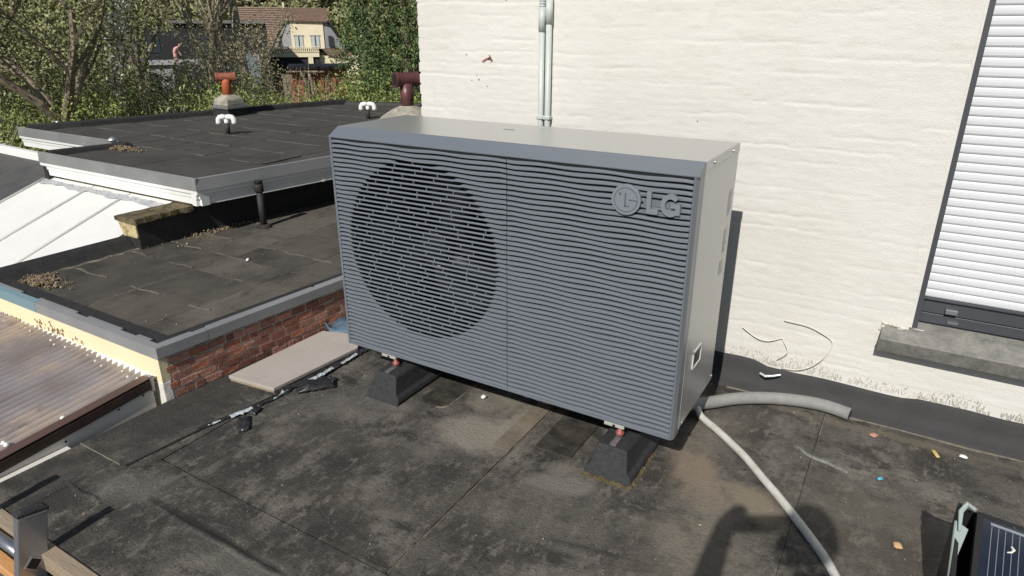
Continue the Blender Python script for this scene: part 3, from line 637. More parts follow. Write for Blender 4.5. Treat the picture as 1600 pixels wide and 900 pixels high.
def ribbon(pts, wd, mt, name, h=.006, seed=1):
    r = random.Random(seed); b = MB(); P = [Vector(p) for p in pts]; out = []
    for i in range(len(P) - 1):
        for k in range(8): out.append(P[i].lerp(P[i + 1], k / 8))
    out.append(P[-1]); n = len(out)
    for i, p in enumerate(out):
        d = (out[min(i + 1, n - 1)] - out[max(i - 1, 0)]).normalized(); s = Vector((-d.y, d.x, 0)); q = wd * (.55 + .7 * r.random())
        for u in (-1, -.3, .4, 1): b.v.append(tuple(p + s * u * q + Vector((0, 0, .002 + h * (1 - abs(u)) + r.random() * h * .6))))
    b.f = [(i * 4 + k, i * 4 + k + 1, i * 4 + k + 5, i * 4 + k + 4) for i in range(n - 1) for k in range(3)]
    o = b.build(name, mt, ts); o.modifiers.new('s', 'SOLIDIFY').thickness = .002; return o
ribbon([(-.203, -.765, ZR), (-.197, -.62, ZR), (-.188, -.52, ZR)], .0022, M_blk2, 'cut_edge', .002)
ribbon([(-.19, -.53, ZR), (-.165, -.43, ZR), (-.150, -.36, ZR), (-.135, -.30, ZR), (-.12, -.2, ZR)], .007, M_blk2, 'torn_edge', .007, 2)
ribbon([(-.150, -.24, ZR), (-.128, -.14, ZR), (-.118, -.02, ZR), (-.115, .10, ZR), (-.118, .21, ZR), (-.06, .26, ZR)], .016, M_blk2, 'torn_edge', .012, 3)
ribbon([(-.125, -.27, ZR + .004), (-.128, -.20, ZR + .004)], .004, M_foil, 'foil_edge', .004, 4)
ribbon([(-.108, -.125, ZR + .008), (-.100, -.05, ZR + .010), (-.102, .0, ZR + .010)], .008, M_foil, 'foil_edge', .006, 5)
ribbon([(-.104, .05, ZR + .008), (-.108, .14, ZR + .010)], .008, M_foil, 'foil_edge', .005, 6)
ribbon([(-.155, -.43, ZR + .006), (-.135, -.355, ZR + .006)], .012, M_foil, 'foil_edge', .006, 7)
ribbon([(-.178, -.50, ZR + .004), (-.168, -.46, ZR + .004)], .005, M_foil, 'foil_edge', .004, 8)
crumple('membrane_flap', -.068, -.120, .150, .080, .026, M_blk2, ts, 3, .9)
crumple('membrane_flap', -.045, -.065, .04, .03, .022, M_blk2, ts, 5, .2)
crumple('membrane_flap', -.085, -.430, .105, .045, .016, M_blk2, ts, 8, -.7)
crumple('membrane_flap', -.120, -.355, .035, .05, .014, M_blk2, ts, 9, .3)
crumple('membrane_flap', -.02, .245, .12, .06, .02, M_blk2, ts, 12, .4)
tag(MB().tube([(-.205, -.77, ZR + .004), (-.18, -.5, ZR + .004), (-.145, -.25, ZR + .006), (-.128, -.18, ZR + .01)], .0022, 6).build('slack_cord', M_blk2), 'thin black cord running along the cut in the roof membrane', 'cord')

# ================================================================== lower annex: roof, brick parapet, cream wall
ZB = .04
annex = tag(MB().prism([(-1.78, -.44), (-.50, -.44), (-.40, .9), (-.2, 5.0), (-1.78, 5.0)], 'z', -1.6, ZB - .008).build('annex_roof', M_gap), kind='structure')
M_dustB = mat('dusty_lap', (.055, .05, .044), .9, 0, 9, (.135, .122, .10), .3, 60, .3, (.4, .62))
def broken(pts, wd, z, mt, parent, name='dust_line'):
    i = 0
    while i < len(pts) - 3:
        n = random.randint(4, 12); seg = pts[i:i + n]
        if len(seg) > 2: strip(seg, wd * random.uniform(.5, 1.1), z, mt, parent, name)
        i += n + random.randint(1, 7)
M_roofBs = [M_roofB, mat('lower_membrane_b', (.05, .046, .041), .85, 0, 3.5, (.11, .10, .084), .5, 90, .3, (.42, .6), 8, [(1.6, (.42, .7), (.12, .108, .09), (1, .6, 1)), (14, (.52, .72), (.045, .042, .038), (1, .6, 1))]), mat('lower_membrane_c', (.034, .032, .03), .85, 0, 5, (.08, .073, .062), .5, 90, .3, (.3, .7), 8, [(2.2, (.45, .7), (.10, .09, .074), (1, .6, 1)), (70, (.67, .74), (.17, .15, .12), None)])]
xs_ = [(-1.66, -1.115, [-.44, -.128, .158, .36, .545, .80, 1.1, 1.45, 1.9]), (-1.112, -.705, [-.44, -.108, .153, .355, .55, .85, 1.2, 1.6, 1.9]), (-.702, -.458, [-.44, -.26, .22, .6, 1.0, 1.9])]
for x0, x1, ys in xs_:
    for a, b_ in zip(ys, ys[1:]):
        o = sheet(x0, x1, a + .0015, b_ - .0015, ZB - random.choice((0, .0015, .0008)), annex, random.choice(M_roofBs), wav=.004)
        if x1 > -.5:
            for v in o.data.vertices: v.co.x += .08 * (v.co.y + .44) * max(0, (v.co.x + .7) / .25)
strip([(-1.113 + .002 * random.random(), -.44 + .03 * i, ZB) for i in range(50)], .003, .0005, M_seal, annex)
strip([(-1.640 + .008 * sin(i * 1.7), -.25 + .03 * i, ZB) for i in range(60)], .012, .0035, M_seal, annex)
for y in (-.128, .158, .36, .55, .8, 1.1): broken([(-1.62 + .03 * i, y + .006 * sin(i), ZB + .001) for i in range(34)], .007, .001, M_dustB, annex)
for x in (-1.113, -.704): broken([(x + .004 * sin(i), -.42 + .03 * i, ZB + .001) for i in range(60)], .008, .001, M_dustB, annex)
# raised black edge strips near the parapet
MB().box(-1.70, -.452, -.462, -.375, ZB - .006, ZB + .016).build('edge_strip', M_black, annex, bevel=.004)
MB().prism([(-.535, -.374), (-.452, -.374), (-.36, .75), (-.44, .75)], 'z', ZB - .006, ZB + .012).build('edge_strip', M_black, annex, bevel=.004)
# sloped upstand on the left
b = MB().prism([(-1.80, -.2), (-1.755, .092), (-1.735, .098), (-1.70, .085), (-1.665, ZB + .006), (-1.64, ZB + .001), (-1.64, -.2)], 'y', -.462, .20); b.build('edge_upstand', M_black, annex, bevel=.003)
wallB = thing('brick_parapet', 'red brick parapet wall of the lower annex with grey metal cap', 'brick wall', (-.455, -.46, ZR))
MB().box(-.52, -.4525, -.455, 1.0, -.5, ZB - .001).build('mortar_bed', M_mor, wallB)
bmeshes = []
for v in range(4):
    for ln in (.066, .031):
        bb = MB(); bb.obox((0, 0, 0), (.012, ln, .0248)); o = bb.build('brick', M_bk[v], None)
        for vv in o.data.vertices: vv.co += Vector((random.uniform(-.0012, .0012), random.uniform(-.0015, .0015), random.uniform(-.0012, .0012)))
        bmeshes.append((o.data, ln)); bpy.data.objects.remove(o)
for r in range(6):
    z = -.134 + .0325 * r; y = -.448 + (.0 if r % 2 else .018)
    first = True
    while y < .95:
        idx = random.randrange(4) * 2 + (1 if (first and r % 2) or random.random() < .12 else 0); first = False
        me, ln = bmeshes[idx]; o = bpy.data.objects.new('brick', me); COL.objects.link(o); o.parent = wallB; o.matrix_parent_inverse = Matrix.Translation(-Vector(wallB.location))
        o.location = (-.4545 + random.uniform(-.0018, .0018), y + ln / 2, z + random.uniform(-.001, .001)); o.rotation_euler = (random.uniform(-.02, .02), 0, random.uniform(-.02, .02)); y += ln + .0085
wallB.rotation_euler.z = -.078
# corner pier, cream wall
MB().box(-.50, -.4485, -.474, -.440, -.22, -.075).build('whitewashed_corner', M_whp, wallB, bevel=.004)
cw = thing('cream_wall', 'cream painted wall below the annex roof edge above the corrugated roof', 'wall', (-1, -.47, -.2))
MB().box(-1.9, -.449, -.472, -.4405, -.075, ZB - .002).build('cream_face', M_yel, cw)
MB().box(-1.9, -.5005, -.470, -.4405, -1.6, -.0755).build('lower_wall', M_whp, cw)
b = MB()
R_ = random.Random(77)
for i in range(60):
    x = R_.gauss(R_.choice((-1.28, -1.2, -1.14, -1.1, -.98)), .02); hh = R_.uniform(.002, .014); wq = R_.uniform(.0015, .007); z = -.034 + R_.gauss(0, .012) - (x + 1.2) * .04
    if z - hh < -.07 or z + hh > .018: continue
    p = [(x + wq * cos(t) * R_.uniform(.4, 1.3), z + hh * sin(t) * R_.uniform(.4, 1.2)) for t in [k * pi / 5 for k in range(10)]]
    b.prism(p, 'y', -.4727 - i * .00001, -.4719)
o = b.build('mould_stains', M_yels, cw); o['kind'] = 'stuff'
b = MB(); n = 60
for i in range(n + 1):
    x = -1.9 + 1.42 * i / n; b.v += [(x, -.4705, -.052 + random.uniform(-.002, .002)), (x, -.481, -.060), (x, -.489, -.073 + random.uniform(-.003, .003)), (x, -.4735, -.082)]
b.f = [(4 * i + k, 4 * i + 4 + k, 4 * i + 5 + k, 4 * i + 1 + k) for i in range(n) for k in range(3)]
b.build('mortar_fillet', M_whp, cw)
# metal caps
cap = thing('metal_cap', 'grey metal cap trim above the cream wall, bluish at its far end', 'roof trim', (-1, -.46, ZB))
cap2 = thing('metal_cap', 'grey metal cap trim above the red brick parapet', 'roof trim', (-.437, -.478, ZB))
MB().prism([(-.4745, .022), (-.4785, .022), (-.4785, .066), (-.452, .069), (-.452, .066), (-.4745, .063)], 'x', -1.25, -.436).build('front_cap', M_zincC, cap)
MB().prism([(-.4745, .022), (-.4785, .022), (-.4785, .066), (-.452, .069), (-.452, .066), (-.4745, .063)], 'x', -1.95, -1.252).build('front_cap', M_trimB, cap)
MB().prism([(-.440, .026), (-.4355, .026), (-.4355, .066), (-.462, .069), (-.462, .066), (-.440, .063)], 'y', -.478, -.285).build('side_cap', M_zincC, cap2)
MB().prism([(-.440, .026), (-.4355, .026), (-.4355, .066), (-.462, .069), (-.462, .066), (-.440, .063)], 'y', -.283, 1.0).build('side_cap', M_zincC, cap2)
for x0, x1 in ((-.60, -.52), (-.92, -.70), (-1.28, -1.0), (-1.7, -1.42)): MB().box(x0, x1, -.452, -.436, .0575, .0665).build('cap_flange', M_zincC, cap)
for y0, y1 in ((-.46, -.33), (-.27, .22), (.24, .7)): MB().box(-.476, -.462, y0, y1, .0575, .0668).build('cap_flange', M_zincC, cap2)
MB().box(-1.95, -.452, -.451, -.43, .02, .0575).build('cap_core', M_black, cap)
MB().box(-.475, -.448, -.43, 1.0, .02, .0575).build('cap_core', M_black, cap2)
cap2.rotation_euler.z = -.078
# debris heap in the corner of the annex roof
def debris(name, cx, cy, rx, ry, z, n, label, mt, h=.02, s=(.004, .013)):
    b = MB()
    for i in range(n):
        gx_, gy_ = random.gauss(0, .5), random.gauss(0, .5) * (1 - .3 * sin(i)); q = min(1, (gx_ * gx_ + gy_ * gy_) ** .5); x, y = cx + rx * gx_ + .2 * ry * sin(gx_ * 9), cy + ry * gy_; r = random.uniform(*s)
        b.obox((x, y, z + random.random() * h * (1 - q)), (r, r * .7, r * .25), (random.random() * 3, random.random() * 3, random.random() * 3))
    return tag(b.build(name, mt), label, None, None, 'stuff')
debris('leaf_litter', -1.56, -.31, .13, .06, ZB + .006, 560, 'dead leaves heaped in the corner of the lower annex roof', M_deb)
debris('leaf_litter', -2.84, .90, .17, .05, .345, 420, 'dead leaves heaped along the black lip of the upper roof', M_deb, .022)
debris('leaf_litter', -1.60, .62, .05, .32, ZB + .004, 160, 'crumbs and leaves along the foot of the black wall', M_deb, .008, (.004, .012))
# mossy coping block
cb = thing('mossy_coping', 'mossy concrete coping block at the end of the black wall', 'coping', (-1.7, .35, .1))
b = MB(); n = 12
for i in range(n + 1):
    y = .185 + .33 * i / n; j = [random.uniform(-.005, .005) for _ in range(6)]
    b.v += [(-1.775 + j[0], y, .178), (-1.78 + j[1], y, .198), (-1.70, y, .206 + j[2] * .6), (-1.60 + j[3], y, .203 + j[4] * .5), (-1.592 + j[5] * 1.4, y, .18 + j[0]), (-1.60, y, .172)]
b.f = [(6 * i + k, 6 * i + 6 + k, 6 * i + 6 + (k + 1) % 6, 6 * i + (k + 1) % 6) for i in range(n) for k in range(6)] + [tuple(range(6)), tuple(range(6 * n, 6 * n + 6))]
b.build('coping_top', M_moss, cb)
MB().box(-1.75, -1.612, .2, .515, -.2, .176).build('black_side', M_black, cb)
MB().prism([(-1.768, .178), (-1.612, .178), (-1.612, .10), (-1.735, .10)], 'y', .192, .1995).build('lichen_face', M_mossw, cb)
# black standing pipe
vp = thing('black_vent_pipe', 'black standing vent pipe on the lower roof by the white fascia', 'vent pipe', (-1.405, .800, ZB))
MB().tube([(-1.405, .800, ZB), (-1.405, .800, .262)], .0185, 16).build('pipe_shaft', M_black, vp, True)
MB().tube([(-1.405, .800, .242), (-1.405, .800, .249), (-1.405, .800, .280), (-1.405, .800, .288), (-1.405, .800, .289)], [.0195, .0255, .0255, .0235, .018], 16).build('pipe_collar', M_black, vp, True)
b = MB()
for k in range(6): a = k * pi / 3; b.box(-1.405 + .018 * cos(a) - .003, -1.405 + .018 * cos(a) + .003, .800 + .018 * sin(a) - .003, .800 + .018 * sin(a) + .003, .289, .302)
b.tube([(-1.405, .800, .302), (-1.405, .800, .309)], .024, 12).build('pipe_cap', M_black, vp)
MB().lathe([(.046, 0), (.040, .008), (.022, .02)], (-1.405, .800, ZB), 16).build('pipe_base', M_patchd, vp, True)

# ================================================================== corrugated lean-to roof
lt = thing('corrugated_roof', 'brown translucent corrugated lean-to roof with screw caps and dark beam', 'lean-to roof', (-1, -.8, -.1))
def corr(x0, x1, dz, nm='corrugated_sheet'):
    xs = np.arange(x0, x1, .004); ys = np.linspace(-1.75, -.478, 30); X, Y = np.meshgrid(xs, ys)
    Z = -.068 + (Y + .485) * .093 + dz + .0105 * np.sin(X * 2 * pi / .036) + (vnoise(X * 3, Y * 3, 3) - .5) * .006
    return gridmesh(nm, np.stack([X, Y, Z], -1), len(xs), len(ys), M_corr, lt)
corr(-.86, -.492, 0); corr(-1.42, -.838, .006); corr(-2.3, -1.40, .012)
b = MB().box(-.497, -.482, -1.75, -.50, -.045, -.001); 
b2 = MB(); V = []
for y in (-1.75, -.498): 
    zz = -.062 + (y + .485) * .093
    V += [(-.499, y, zz - .030), (-.478, y, zz - .030), (-.478, y, zz + .002), (-.499, y, zz + .004)]
b2.add(V, [(0, 1, 2, 3), (4, 7, 6, 5), (0, 4, 5, 1), (1, 5, 6, 2), (2, 6, 7, 3), (3, 7, 4, 0)]).build('side_beam', M_brn, lt)
V = []
for y in (-1.75, -.498):
    zz = -.062 + (y + .485) * .093
    V += [(-.52, y, zz + .0095), (-.4795, y, zz + .0095), (-.4795, y, zz + .0125), (-.52, y, zz + .0125)]
MB().add(V, [(0, 1, 2, 3), (4, 7, 6, 5), (0, 4, 5, 1), (1, 5, 6, 2), (2, 6, 7, 3), (3, 7, 4, 0)]).build('edge_profile', mat('brown_profile', (.10, .06, .05), .3), lt)
MB().box(-.500, -.478, -.498, -.487, -.105, -.045).build('steel_bracket', M_zinc, lt, bevel=.001)
MB().box(-1.95, -.505, -1.2, -1.16, -.20, -.162).box(-1.95, -.505, -.70, -.66, -.135, -.108).build('purlin', M_brn, lt)
M_capd = mat('dirty_cap', (.50, .46, .38), .7, 0, 50, (.7, .68, .6))
for i in range(24):
    if i in (3, 7, 8, 13, 16, 19): continue
    x = -.54 - i * .053; y = -.508 - (.012 if i % 3 == 1 else 0)
    zz = -.068 + (y + .485) * .093 + .0052 + (.006 if x < -.838 else 0)
    MB().lathe([(.0058, 0), (.0058, .002), (.003, .006)], (x + random.uniform(-.01, .01), y + random.uniform(-.004, .004), zz), 8).build('screw_cap', M_capd, lt, True)
for i in range(5):
    x = -.52 - i * .018; y = -.93; zz = -.068 + (y + .485) * .093 + .006
    if i in (0, 2, 3): MB().lathe([(.0085, 0), (.0085, .003), (.004, .010)], (x, y, zz), 8).build('screw_cap', M_pvc, lt, True)
MB().lathe([(.0085, 0), (.0085, .003), (.004, .009)], (-.535, -.77, -.086), 8).build('screw_cap', M_pvc, lt, True)
gp = thing('grey_side_panel', 'plain grey panel beneath the dark beam of the lean-to', 'panel', (-.49, -.8, -.2))
V = []
for y in (-1.75, -.492):
    zz = -.062 + (y + .485) * .093 - .031
    V += [(-.496, y, -1.6), (-.485, y, -1.6), (-.485, y, zz), (-.496, y, zz)]
MB().add(V, [(0, 1, 2, 3), (4, 7, 6, 5), (0, 4, 5, 1), (1, 5, 6, 2), (2, 6, 7, 3), (3, 7, 4, 0)]).build('panel_sheet', M_pan, gp)
for y, z in ((-.62, -.115), (-.80, -.14), (-.53, -.105)): MB().tube([(-.485, y, z), (-.482, y, z)], .0035, 8).build('panel_screw', M_brn, gp)
MB().box(-.485, -.452, -1.06, -.80, -.172, -.156).build('edge_slat', M_pan, gp, bevel=.001)
MB().box(-.484, -.4535, -1.3, -.90, -.19, -.1725).build('edge_batten', M_wood, gp)

# ================================================================== white and slate lean-to roofs (left)
wl = thing('white_lean_roof', 'sloping white panel roof with raised ribs below the white fascia', 'lean-to roof', (-2.4, .2, .1))
SL = .357
def zl(y): return .192 + (y - .5) * SL
for x0, x1 in ((-3.08, -2.562), (-2.552, -2.186), (-2.176, -1.79)):
    V = [(x, y, zl(y) + dz) for dz in (-.01, 0) for x, y in ((x0, -1.0 if x0 < -2.2 else -.455), (x1, -1.0 if x0 < -2.2 else -.455), (x1, .52), (x0, .52))]
    MB().add(V, [(0, 3, 2, 1), (4, 5, 6, 7), (0, 1, 5, 4), (1, 2, 6, 5), (2, 3, 7, 6), (3, 0, 4, 7)]).build('roof_panel', M_lean, wl)
for x in (-3.08, -2.557, -2.181):
    MB().tube([(x, -1.0, zl(-1.0) + .004), (x, .49, zl(.49) + .004)], .0085, 8).build('panel_rib', M_pvc, wl, True)
V = [(x, y, zl(y) - .012 + dz) for dz in (-.01, 0) for x, y in ((-3.07, -.99), (-1.9, -.99), (-1.9, .5), (-3.07, .5))]
MB().add(V, [(0, 3, 2, 1), (4, 5, 6, 7), (0, 1, 5, 4), (1, 2, 6, 5), (2, 3, 7, 6), (3, 0, 4, 7)]).build('under_deck', M_wood, wl)
b = MB(); n = 70
for i in range(n + 1):
    x = -3.06 + 1.29 * i / n; q = .034 + .004 * sin(i * .8) + .007 * sin(i * .31 + 1) + .004 * random.random()
    for k in range(5): y = .485 - q * k / 4; b.v.append((x, y, zl(y) + .004 + random.random() * .009 * (1 if k < 4 else .3)))
b.f = [(5 * i + k, 5 * i + 5 + k, 5 * i + 6 + k, 5 * i + 1 + k) for i in range(n) for k in range(4)]
b.build('bitumen_flashing', M_seali, wl)
sr = thing('slate_roof', 'dark grey sheet roof left of the white panels', 'lean-to roof', (-4, .3, .1))
def zs2(y): return .187 + (y - .5) * .313
for i, (y0, y1) in enumerate(((-.9, -.45), (-.449, -.05), (-.049, .22), (.221, .46), (.461, .69))):
    V = [(x, y, zs2(y) + dz + (.004 if y == y0 else 0)) for dz in (-.012, 0) for x, y in ((-6.2, y0), (-3.086, y0), (-3.086 - (.0 if y1 < .5 else 0), y1), (-6.2, y1))]
    MB().add(V, [(0, 3, 2, 1), (4, 5, 6, 7), (0, 1, 5, 4), (1, 2, 6, 5), (2, 3, 7, 6), (3, 0, 4, 7)]).build('roof_sheet', M_slate, sr)
V = [(-6.2, .66, .275), (-3.09, .66, .228), (-3.09, .70, .228), (-6.2, .70, .275), (-6.2, .66, .335), (-3.09, .66, .285), (-3.09, .70, .285), (-6.2, .70, .335)]
MB().add(V, [(0, 3, 2, 1), (4, 5, 6, 7), (0, 1, 5, 4), (1, 2, 6, 5), (2, 3, 7, 6), (3, 0, 4, 7)]).build('ridge_trim', M_pvc, sr, bevel=.003)
b = MB().box(-4.62, -3.07, .71, .955, -.1, .2); b.build('rear_gutter_roof', M_slate, sr)
MB().box(-4.66, -4.62, .70, .97, -.1, .215).build('verge_trim', M_pvc, sr)
MB().box(-6.1, -3.2, -.85, .65, -1.6, -.27).build('slate_building', M_yel, sr).name = 'outbuilding_wall'

# ================================================================== upper flat roof with fascia
ZC = .338
upper = tag(MB().prism([(-1.56, .54), (-3.02, .54), (-2.94, 1.02), (-4.30, 1.02), (-3.95, 2.2), (-3.57, 3.70), (-2.78, 4.02), (-1.05, 4.6), (-1.33, 1.9)], 'z', .215, ZC - .008).build('upper_roof', M_roofC), kind='structure')
# walls under it
MB().prism([(-1.68, .515), (-1.622, .515), (-1.535, 1.5), (-1.30, 4.2), (-1.6, 4.2)], 'z', -.2, .25).build('black_wall', M_black, upper)
MB().box(-3.0, -1.69, .56, 1.0, -1.6, .2).box(-4.2, -1.75, 1.05, 3.4, -1.6, .2).build('lower_wall', M_yel, upper)
def clipped(x0, x1, y0, y1): return sheet(x0, x1, y0, y1, ZC - random.choice((0, .001, .002)), upper, M_roofC, wav=.003)
for i in range(7):
    for j in range(9):
        x0 = -3.0 + i * .27 + (.0); y0 = 1.03 + j * .32
        if x0 + .27 <= -1.57 + .11 + .15 * (y0 - .5): clipped(x0, x0 + .2675, y0, y0 + .3175)
for i in range(6):
    x0 = -2.95 + i * .235; clipped(x0, x0 + .2325, .55, 1.027)
for j, (xa, n_) in enumerate(((-4.2, 4), (-4.13, 4), (-4.04, 4), (-3.95, 4), (-3.87, 3), (-3.78, 3), (-3.7, 3), (-3.62, 2))):
    y0 = 1.06 + j * .32; wd = (-3.003 - xa) / n_
    for i in range(n_): clipped(xa + i * wd, xa + (i + 1) * wd - .0025, y0, y0 + .3175)
sheet(-2.9, -1.3, 3.91, 4.3, ZC, upper, M_roofC)
def broken(pts, wd, z, mt, parent, name='dust_line'):
    i = 0
    while i < len(pts) - 3:
        n = random.randint(4, 12); seg = pts[i:i + n]
        if len(seg) > 2: strip(seg, wd * random.uniform(.5, 1.1), z, mt, parent, name)
        i += n + random.randint(1, 7)
M_dustline = mat('dusty_seam', (.060, .056, .052), .9, 0, 6, (.13, .122, .108), .3, 60, .3, (.4, .65))
for j in range(9): y = 1.03 + j * .32; broken([(-3.0 + .06 * i, y, ZC + .001) for i in range(int((-1.75 + .15 * (y - .5) + 3.0) / .06))], .010, .0012, M_dustline, upper)
for i in range(1, 6): x = -3.0 + i * .27; broken([(x, 1.05 + .06 * k, ZC + .001) for k in range(44)], .007, .001, M_dustline, upper)
for j in range(7): y = 1.38 + j * .32; broken([(-4.0 + .09 * j + .06 * i, y, ZC + .001) for i in range(int((1.0 - .09 * j) / .06))], .010, .0012, M_dustline, upper)
# black lips
def lip(pts, r=.03, h=.03, nm='black_lip'):
    b = MB(); P = [Vector((x, y, 0)) for x, y in pts]; n = len(P)
    for i, p in enumerate(P):
        d = (P[min(i + 1, n - 1)] - P[max(i - 1, 0)]).normalized(); s = Vector((-d.y, d.x, 0))
        for u, z in ((-1, -.01), (-.7, h * .75), (-.3, h), (.3, h), (.7, h * .75), (1, -.01)): b.v.append((p.x + s.x * u * r, p.y + s.y * u * r, ZC + z + random.uniform(-.001, .001)))
    b.f = [(6 * i + k, 6 * i + 6 + k, 6 * i + 7 + k, 6 * i + 1 + k) for i in range(n - 1) for k in range(5)]
    b.build(nm, M_black, upper)
lip([(-3.025, .52), (-2.99, .68), (-2.95, .84), (-2.91, .985)], .028, .034)
lip([(-4.33, 1.02), (-4.2, 1.35), (-3.98, 2.2), (-3.78, 2.95), (-3.575, 3.74)], .03, .045)
lip([(-3.6, 3.72), (-3.2, 3.88), (-2.76, 4.05), (-2.0, 4.35)], .03, .02)
MB().prism([(-3.06, .49), (-3.02, .49), (-2.90, 1.0), (-2.94, 1.0)], 'z', .14, ZC + .02).build('lip_side', M_black, upper)
def fascia(name, p0, p1, nrm, label, mt_metal, ztop=(.368, .368), joints=()):
    """profiled white board with a metal edge above; nrm points outward"""
    t = thing(name, label, 'fascia', ((p0[0] + p1[0]) / 2, (p0[1] + p1[1]) / 2, .3))
    def ext(prof, nm, mt, bev=0):
        V = []
        for p, zt in ((p0, ztop[0]), (p1, ztop[1])):
            V += [(p[0] + nrm[0] * a, p[1] + nrm[1] * a, zt + z) for a, z in prof]
        n = len(prof); F = [(k, (k + 1) % n, n + (k + 1) % n, n + k) for k in range(n)] + [tuple(range(n)), tuple(range(n, 2 * n))]
        return MB().add(V, F).build(nm, mt, t)
    ext([(-.045, -.034), (-.012, -.004), (-.004, 0), (.002, -.004), (.010, -.066), (.007, -.066), (-.004, -.02), (-.04, -.05)], 'metal_edge', mt_metal)
    ext([(.004, -.0665), (.006, -.0675), (.004, -.086), (-.006, -.094), (-.008, -.112), (-.013, -.116), (-.014, -.150), (-.06, -.152), (-.06, -.0665)], 'white_board', M_pvc)
    for q in joints:
        c = Vector((p0[0] + (p1[0] - p0[0]) * q, p0[1] + (p1[1] - p0[1]) * q, 0)); zt = ztop[0] + (ztop[1] - ztop[0]) * q
        d = Vector((p1[0] - p0[0], p1[1] - p0[1], 0)).normalized() * .012; V = []
        for s in (-1, 1): V += [(c.x + d.x * s + nrm[0] * a, c.y + d.y * s + nrm[1] * a, zt + z) for a, z in ((.008, -.066), (-.003, -.094), (-.005, -.111), (-.011, -.115), (-.012, -.152), (-.05, -.152), (-.05, -.066))]
        MB().add(V, [(k, (k + 1) % 7, 7 + (k + 1) % 7, 7 + k) for k in range(7)] + [tuple(range(7)), tuple(range(7, 14))]).build('joint_cover', M_pvc, t)
    return t
fascia('roof_fascia', (-3.063, .485), (-1.49, .485), (0, -1), 'sunlit white fascia with metal edge above the white panel roof', M_trimL)
fascia('roof_fascia', (-1.497, .478), (-1.27, 2.0), (1, -.15), 'shaded white fascia with grey metal edge above the black wall', M_zincC, (.368, .368), (.52,))
fascia('roof_fascia', (-4.376, .972), (-2.90, .972), (0, -1), 'farthest short white fascia behind the small vent pipe', M_trimL)
# chimney one
ch = thing('clay_chimney', 'small cement chimney with orange clay tee pipe on the upper roof', 'chimney', (-3.76, 2.46, ZC))
MB().box(-3.865, -3.655, 2.355, 2.565, ZC - .01, .405).build('black_base', M_black, ch, bevel=.004)
MB().box(-3.875, -3.645, 2.345, 2.575, .405, .430).build('metal_collar', M_zinc, ch, bevel=.003)
b = MB(); V = [(-3.86, 2.36, .43), (-3.66, 2.36, .43), (-3.66, 2.56, .43), (-3.86, 2.56, .43), (-3.855, 2.365, .485), (-3.665, 2.365, .485), (-3.665, 2.555, .485), (-3.855, 2.555, .485), (-3.80, 2.42, .525), (-3.72, 2.42, .525), (-3.72, 2.50, .525), (-3.80, 2.50, .525)]
b.add(V, [(0, 3, 2, 1), (8, 9, 10, 11)] + [(i + j, i + (j + 1) % 4, i + 4 + (j + 1) % 4, i + 4 + j) for i in (0, 4) for j in range(4)]).build('cement_block', M_cem, ch, bevel=.012, seg=3)
pp = MB().tube([(-3.76, 2.46, .515), (-3.76, 2.46, .63), (-3.76, 2.46, .655)], [.044, .040, .036], 18).build('clay_pipe', M_terra, ch, True)
def tee(c, dirv, L_, r, mt, parent):
    d = Vector(dirv).normalized(); c = Vector(c)
    o = MB().tube([c - d * L_, c - d * (L_ - .018), c - d * (L_ - .02), c + d * (L_ - .02), c + d * (L_ - .018), c + d * L_], [r * 1.12, r * 1.12, r, r, r * 1.12, r * 1.12], 20).build('tee_pipe', mt, parent, True)
    for s in (-1, 1): MB().tube([c + d * s * (L_ + .0005), c + d * s * (L_ - .0005 + .0015)], r * .86, 18).build('pipe_mouth', M_gap, o)
    o.data.set_sharp_from_angle(angle=radians(40))
tee((-3.76, 2.46, .672), (-.62, -.78, 0), .085, .038, M_terra2, ch)
# chimney two
c2 = thing('brown_flue', 'shiny dark brown clay flue in a cement mound near the white house corner', 'chimney', (-2.20, 3.09, ZC))
MB().lathe([(.27, -.01), (.22, .03), (.15, .075), (.10, .10), (.06, .115)], (-2.20, 3.09, ZC), 20).build('cement_mound', M_cem, c2, bevel=0)
MB().tube([(-2.20, 3.09, ZC + .09), (-2.20, 3.09, .64)], .056, 22).build('flue_pipe', M_brpipe, c2, True)
tee((-2.20, 3.09, .672), (-.45, -.89, 0), .105, .057, M_brpipe, c2)
MB().box(-2.12, -2.09, 3.16, 3.19, ZC, .46).build('side_post', M_black, c2)
# white double-hook vents
def hook(x, y, lab):
    t = thing('roof_vent', lab, 'roof vent', (x, y, ZC), 'white hooked vents on black stems')
    MB().tube([(x, y, ZC), (x, y, ZC + .085)], .017, 12).build('vent_stem', M_black, t, True)
    MB().tube([(x, y, ZC + .07), (x, y, ZC + .115)], .0165, 12).build('vent_neck', M_pvc, t, True)
    for s in (-1, 1):
        d = Vector((.83, .55, 0)); pts = [(Vector((x, y, ZC)) + d * s * a + Vector((0, 0, h))) for a, h in ((0, .125), (.025, .130), (.045, .126), (.056, .112), (.058, .092), (.058, .078))]
        MB().tube(pts, .0205, 10).build('vent_hook', M_pvc, t, True)
    MB().lathe([(.03, -.003), (.022, .006)], (x, y, ZC), 14).build('stem_base', M_black, t)
hook(-2.797, 1.689, 'nearer white hooked vent alone in the middle of the upper roof')
hook(-2.49, 2.90, 'farther white hooked vent beside the brown flue')
v3 = thing('capped_vent', 'short white vent with conical grey cap at the roof notch', 'roof vent', (-2.98, .92, .2))
MB().tube([(-2.98, .92, .2), (-2.98, .92, .385)], .021, 14).build('vent_body', M_pvc, v3, True)
MB().lathe([(.040, 0), (.043, .004), (.012, .022), (.003, .026)], (-2.98, .92, .383), 16).build('vent_cap', M_zinc, v3, True)
v4 = thing('capped_vent', 'tiny round white vent by the far left edge of the upper roof', 'roof vent', (-4.27, 1.22, ZC))
